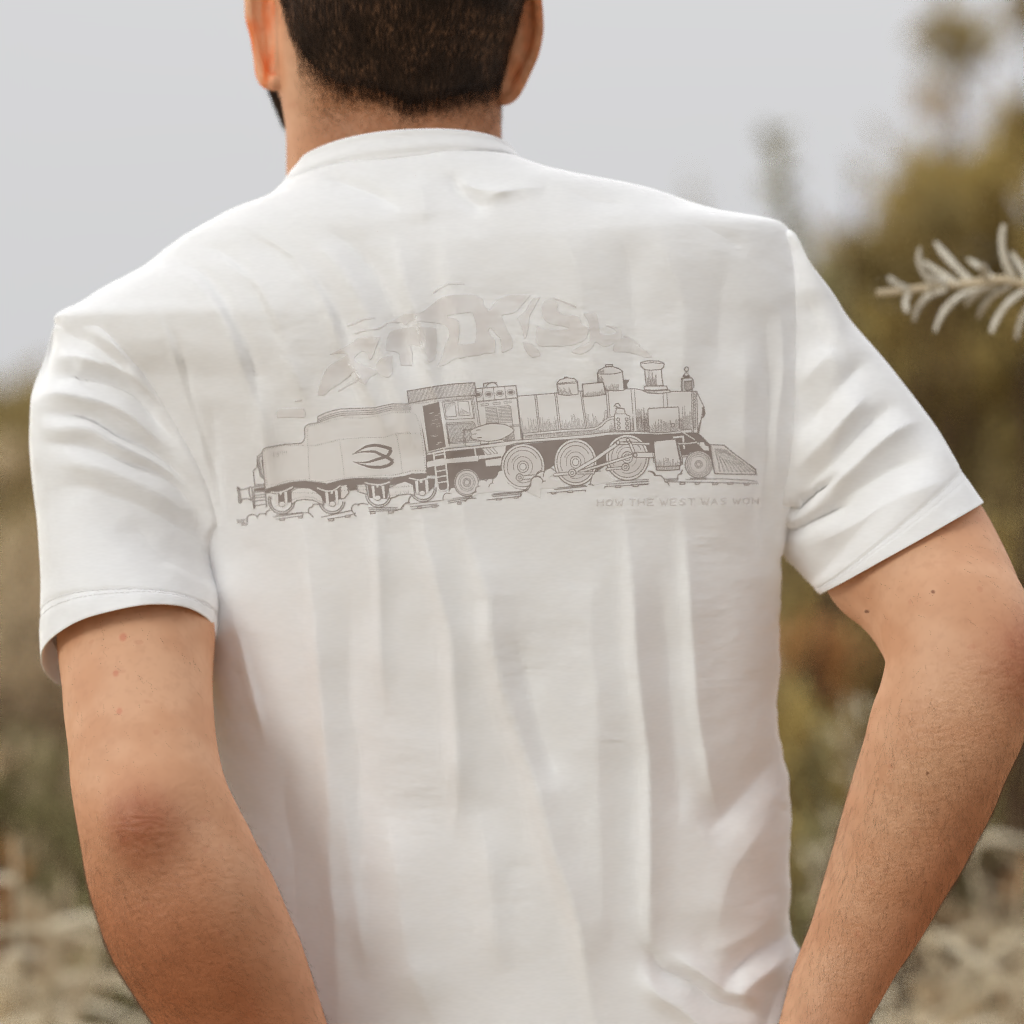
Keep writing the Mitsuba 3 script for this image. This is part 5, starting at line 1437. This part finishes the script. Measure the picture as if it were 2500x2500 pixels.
# pale herbs with long arching leaves
def stalks(label, q, y, top, n, seed, spread, leaf='mat_leaf_pale'):
    g = np.random.default_rng(seed)
    key = numbered('pale_herb')
    tag(key, label, 'plant')
    x0 = at([q, 966], y)[0]
    for i in range(n):
        h = H(top, y) * g.uniform(.80, 1.0)
        a = g.uniform(0, 2 * np.pi)
        dx, dy = spread * math.cos(a) * g.uniform(.5, 1.4), spread * math.sin(a)
        u = np.linspace(0, 1, 18)[:, None]
        c = np.array([[x0, y, -.01]]) + u * np.array([[dx * .3, dy * .3, h * 1.12]]) + u ** 4 * np.array([[dx * 1.2, dy, -0.12 * h]])
        scene[numbered(key + '__stem')] = mikit.ply(tube_mesh(c, .0045, .0022), 'mat_twig', smooth=True)
        for k in range(7):
            uu = g.uniform(.55, 1)
            pos = np.array([np.interp(uu, u[:, 0], c[:, b]) for b in range(3)])
            d = g.normal(size=3) * [1, .6, .3] + [0, 0, .55]
            scene[numbered(key + '__leaf')] = mikit.ply(blade(pos, d, g.uniform(.07, .13), .011, g, [d[0] * .5, 0, -g.uniform(.7, 1.5)]), leaf, smooth=True)


def blade(p, d, L, W, g, bend=None):
    """one narrow leaf with a fold along its middle, curving"""
    d = d / np.linalg.norm(d)
    bend = g.normal(size=3) * 0.35 + [0, 0, -0.35] if bend is None else np.asarray(bend, float)
    side = np.cross(d, g.normal(size=3))
    side /= np.linalg.norm(side)
    V, F = [], []
    m = 7
    for i in range(m):
        u = i / (m - 1)
        c = p + d * L * u + bend * L * u * u * 0.5
        w = W * 0.5 * (0.12 + 0.88 * max(math.sin(math.pi * (0.10 + u * 0.86)), 0) ** 0.55)
        nn = np.cross(side, d)
        V += [c - side * w + nn * w * .35, c, c + side * w + nn * w * .35]
        if i:
            b = (i - 1) * 3
            F += [(b, b + 1, b + 4), (b, b + 4, b + 3), (b + 1, b + 2, b + 5), (b + 1, b + 5, b + 4)]
    return np.array(V), np.array(F)


stalks('pale herb with arching leaves low at the left edge', 40, .75, 1560, 5, 51, .06)
stalks('pale herb with curved leaves beside the left forearm', 175, .85, 1660, 5, 52, .07)
stalks('pale herb with long leaves in the bottom left corner', 110, .60, 1790, 4, 53, .08)
stalks('pale herb with arching leaves in the lower right corner', 1850, .80, 1640, 5, 54, .08)
stalks('pale herb with arching leaves at the right edge under the elbow', 1925, .95, 1500, 5, 55, .07)

# the nearest twig, reaching in from the right
key = numbered('twig_shrub')
tag(key, 'pale silvery twig with narrow curling leaves reaching in at the right edge', 'plant')
g = np.random.default_rng(77)
YT = 0.16
tw = at([(1654, 553), (1690, 550), (1726, 546), (1786, 539), (1856, 532), (1891, 528), (1935, 538), (2060, 590), (2140, 690)], np.array([YT + .02, YT + .015, YT + .01, YT + .005, YT, YT, YT + .005, YT + .03, YT + .06]))
base = np.array([tw[-1][0] + .06, YT + .12, -.02])
u = np.linspace(0, 1, 12)[:, None]
trunk = base * (1 - u) + tw[-1] * u + np.array([.05, .02, 0]) * np.sin(np.pi * u)
scene[numbered(key + '__stem')] = mikit.ply(tube_mesh(trunk, .009, .004, 8), 'mat_bark', smooth=True)
cs = np.stack([PchipInterpolator(np.linspace(0, 1, len(tw)), tw[:, k])(np.linspace(0, 1, 40)) for k in range(3)], -1)
scene[numbered(key + '__branch')] = mikit.ply(tube_mesh(cs, .0026, .0042, 8), 'mat_twig', smooth=True)


def curled(q, W, dy):
    """a narrow blunt leaf through three measured points, standing off the stem by dy"""
    a, b, c = at(q[0], YT), at(q[1], YT + dy * .6), at(q[2], YT + dy)
    V, F, m = [], [], 12
    for i in range(m):
        t = i / (m - 1)
        x = a * (1 - t) ** 2 + 2 * b * t * (1 - t) + c * t * t
        d = (b - a) * (1 - t) + (c - b) * t
        d /= np.linalg.norm(d)
        side = np.cross(d, [0.25 * math.sin(5 * q[0][0]), -1, 0.2])
        side /= np.linalg.norm(side)
        nn = np.cross(side, d)
        w = W / 2 * (0.30 + 0.70 * max(math.sin(math.pi * (0.14 + 0.83 * t)), 0) ** 0.5) * (1 + 0.12 * math.sin(9 * t + q[0][0]))
        for k in range(8):
            an = 2 * math.pi * k / 8
            V.append(x + side * w * math.cos(an) + nn * (w * 0.42 * math.sin(an) - 0.25 * w * math.cos(an) ** 2))
        if i:
            for k in range(8):
                k2, o = (k + 1) % 8, (i - 1) * 8
                F += [(o + k, o + k2, o + 8 + k2), (o + k, o + 8 + k2, o + 8 + k)]
    V += [a, c]
    for k in range(8):
        F += [(8 * m, (k + 1) % 8, k), (8 * m + 1, (m - 1) * 8 + k, (m - 1) * 8 + (k + 1) % 8)]
    scene[numbered(key + '__leaf')] = mikit.ply((np.array(V), np.array(F)), 'mat_silver_leaf', smooth=True)


mat('mat_silver_leaf', two({'type': 'diffuse', 'reflectance': mikit.proc(lambda p, n, uv: mix((0.52, 0.46, 0.36), (0.80, 0.77, 0.68), fbm(p.x * 300, p.y * 300, p.z * 300, 2)))}))
for q, W, dy in ((((1716, 545), (1694, 540), (1676, 522)), .0056, -.01), (((1761, 540), (1728, 505), (1736, 466)), .0052, -.015), (((1836, 534), (1798, 500), (1764, 456)), .0062, .01), (((1808, 536), (1772, 515), (1744, 494)), .0056, .02), (((1862, 530), (1858, 512), (1852, 498)), .0066, -.03),
                 (((1916, 530), (1880, 480), (1894, 423)), .0058, -.01), (((1945, 540), (1925, 500), (1908, 476)), .0054, .015), (((1880, 530), (1850, 502), (1826, 488)), .0050, .03), (((1790, 538), (1768, 528), (1752, 520)), .0060, -.02), (((1975, 550), (1968, 500), (1985, 455)), .0056, 0),
                 (((1716, 552), (1704, 570), (1712, 590)), .0050, -.01), (((1786, 547), (1732, 556), (1725, 606)), .0050, .01), (((1856, 542), (1782, 556), (1764, 626)), .0054, -.005), (((1880, 538), (1836, 552), (1822, 578)), .0050, .03), (((1935, 548), (1888, 570), (1870, 628)), .0058, -.01), (((1905, 540), (1858, 560), (1846, 600)), .0048, .035),
                 (((1830, 543), (1800, 556), (1796, 580)), .0048, .03), (((1970, 556), (1925, 580), (1918, 640)), .0054, .01), (((1756, 549), (1742, 560), (1744, 574)), .0046, .02), (((2000, 565), (1990, 520), (2010, 470)), .0056, -.01)):
    curled(q, W, dy)
# the rest of this shrub stands outside the picture
parts = []
for i in range(9):
    h = g.uniform(.35, .95)
    s = np.array([np.interp(h, trunk[:, 2] / trunk[-1, 2], trunk[:, k]) for k in range(3)]) if False else trunk[int(h * 11)]
    e = s + np.array([g.uniform(.03, .28), g.uniform(-.05, .30), g.uniform(.05, .28)])
    br = s + (e - s) * np.linspace(0, 1, 7)[:, None] + np.array([0, 0, .04]) * np.sin(np.pi * np.linspace(0, 1, 7))[:, None]
    scene[numbered(key + '__branch')] = mikit.ply(tube_mesh(br, .004, .002, 6), 'mat_twig', smooth=True)
    for k in range(26):
        a = br[0] + (br[-1] - br[0]) * g.uniform(.15, 1)
        d = (br[-1] - br[0]) * 1.2 + g.normal(size=3) * .22 + [0, 0, .05]
        parts.append(blade(a, d, g.uniform(.025, .04), .008, g))
k2 = numbered(key + '__foliage')
scene[k2] = mikit.ply(join(parts), 'mat_leaf_pale', smooth=True)
tag(k2, kind='stuff')

# grass and herbs between the bushes, and the far heath: nobody could count them
g = np.random.default_rng(90)
n = 60000
yy = 0.9 + 13 * g.uniform(0, 1, n) ** 1.6
xx = g.uniform(-1, 1, n) * (0.42 + 0.26 * (yy + D))
pos = np.stack([xx, yy, 0 * xx], -1)
pos[:, 2] = (meshkit.fbm(np.stack([xx, yy, 0 * xx], -1) * 0.35, 3, 3) - 0.5) * 0.16 * np.clip(np.hypot(xx, yy) / 3 - .5, 0, 1) - 0.01
d = g.normal(size=(n, 3)) * [.35, .35, .1] + [0, 0, 1]
d /= np.linalg.norm(d, axis=1, keepdims=True)
scene['grass'] = mikit.ply(leaves_mesh(pos, d, g.uniform(.18, .48, n) * (.6 + .8 * meshkit.fbm(pos * 1.3, 2, 8)), .008 + .0012 * yy, g, .5), 'mat_straw', smooth=False)
tag('grass', 'dry straw-coloured grass covering the heath between the bushes', 'grass', kind='stuff')
parts = []
for i in range(420):
    yy = g.uniform(11, 60)
    xx = g.uniform(-1, 1) * (1 + .30 * (yy + D))
    h = 1.02 + g.uniform(0, .42) + .004 * yy
    m = 70
    dirs = g.normal(size=(m, 3))
    dirs /= np.linalg.norm(dirs, axis=1, keepdims=True)
    r = g.uniform(.25, 1, m)[:, None] ** .5
    c = np.array([xx, yy, h * .5])
    p_ = c + dirs * r * np.array([.7 + h * .35, .8, h * .5])
    dd_ = dirs + g.normal(size=(m, 3)) * .6
    dd_ /= np.linalg.norm(dd_, axis=1, keepdims=True)
    parts.append(leaves_mesh(p_, dd_, g.uniform(.25, .45, m), .16, g))
scene['far_scrub'] = mikit.ply(join(parts), 'mat_leaf_olive', smooth=False)
tag('far_scrub', 'far-off olive brown heath scrub along the horizon', 'scrub', kind='stuff')
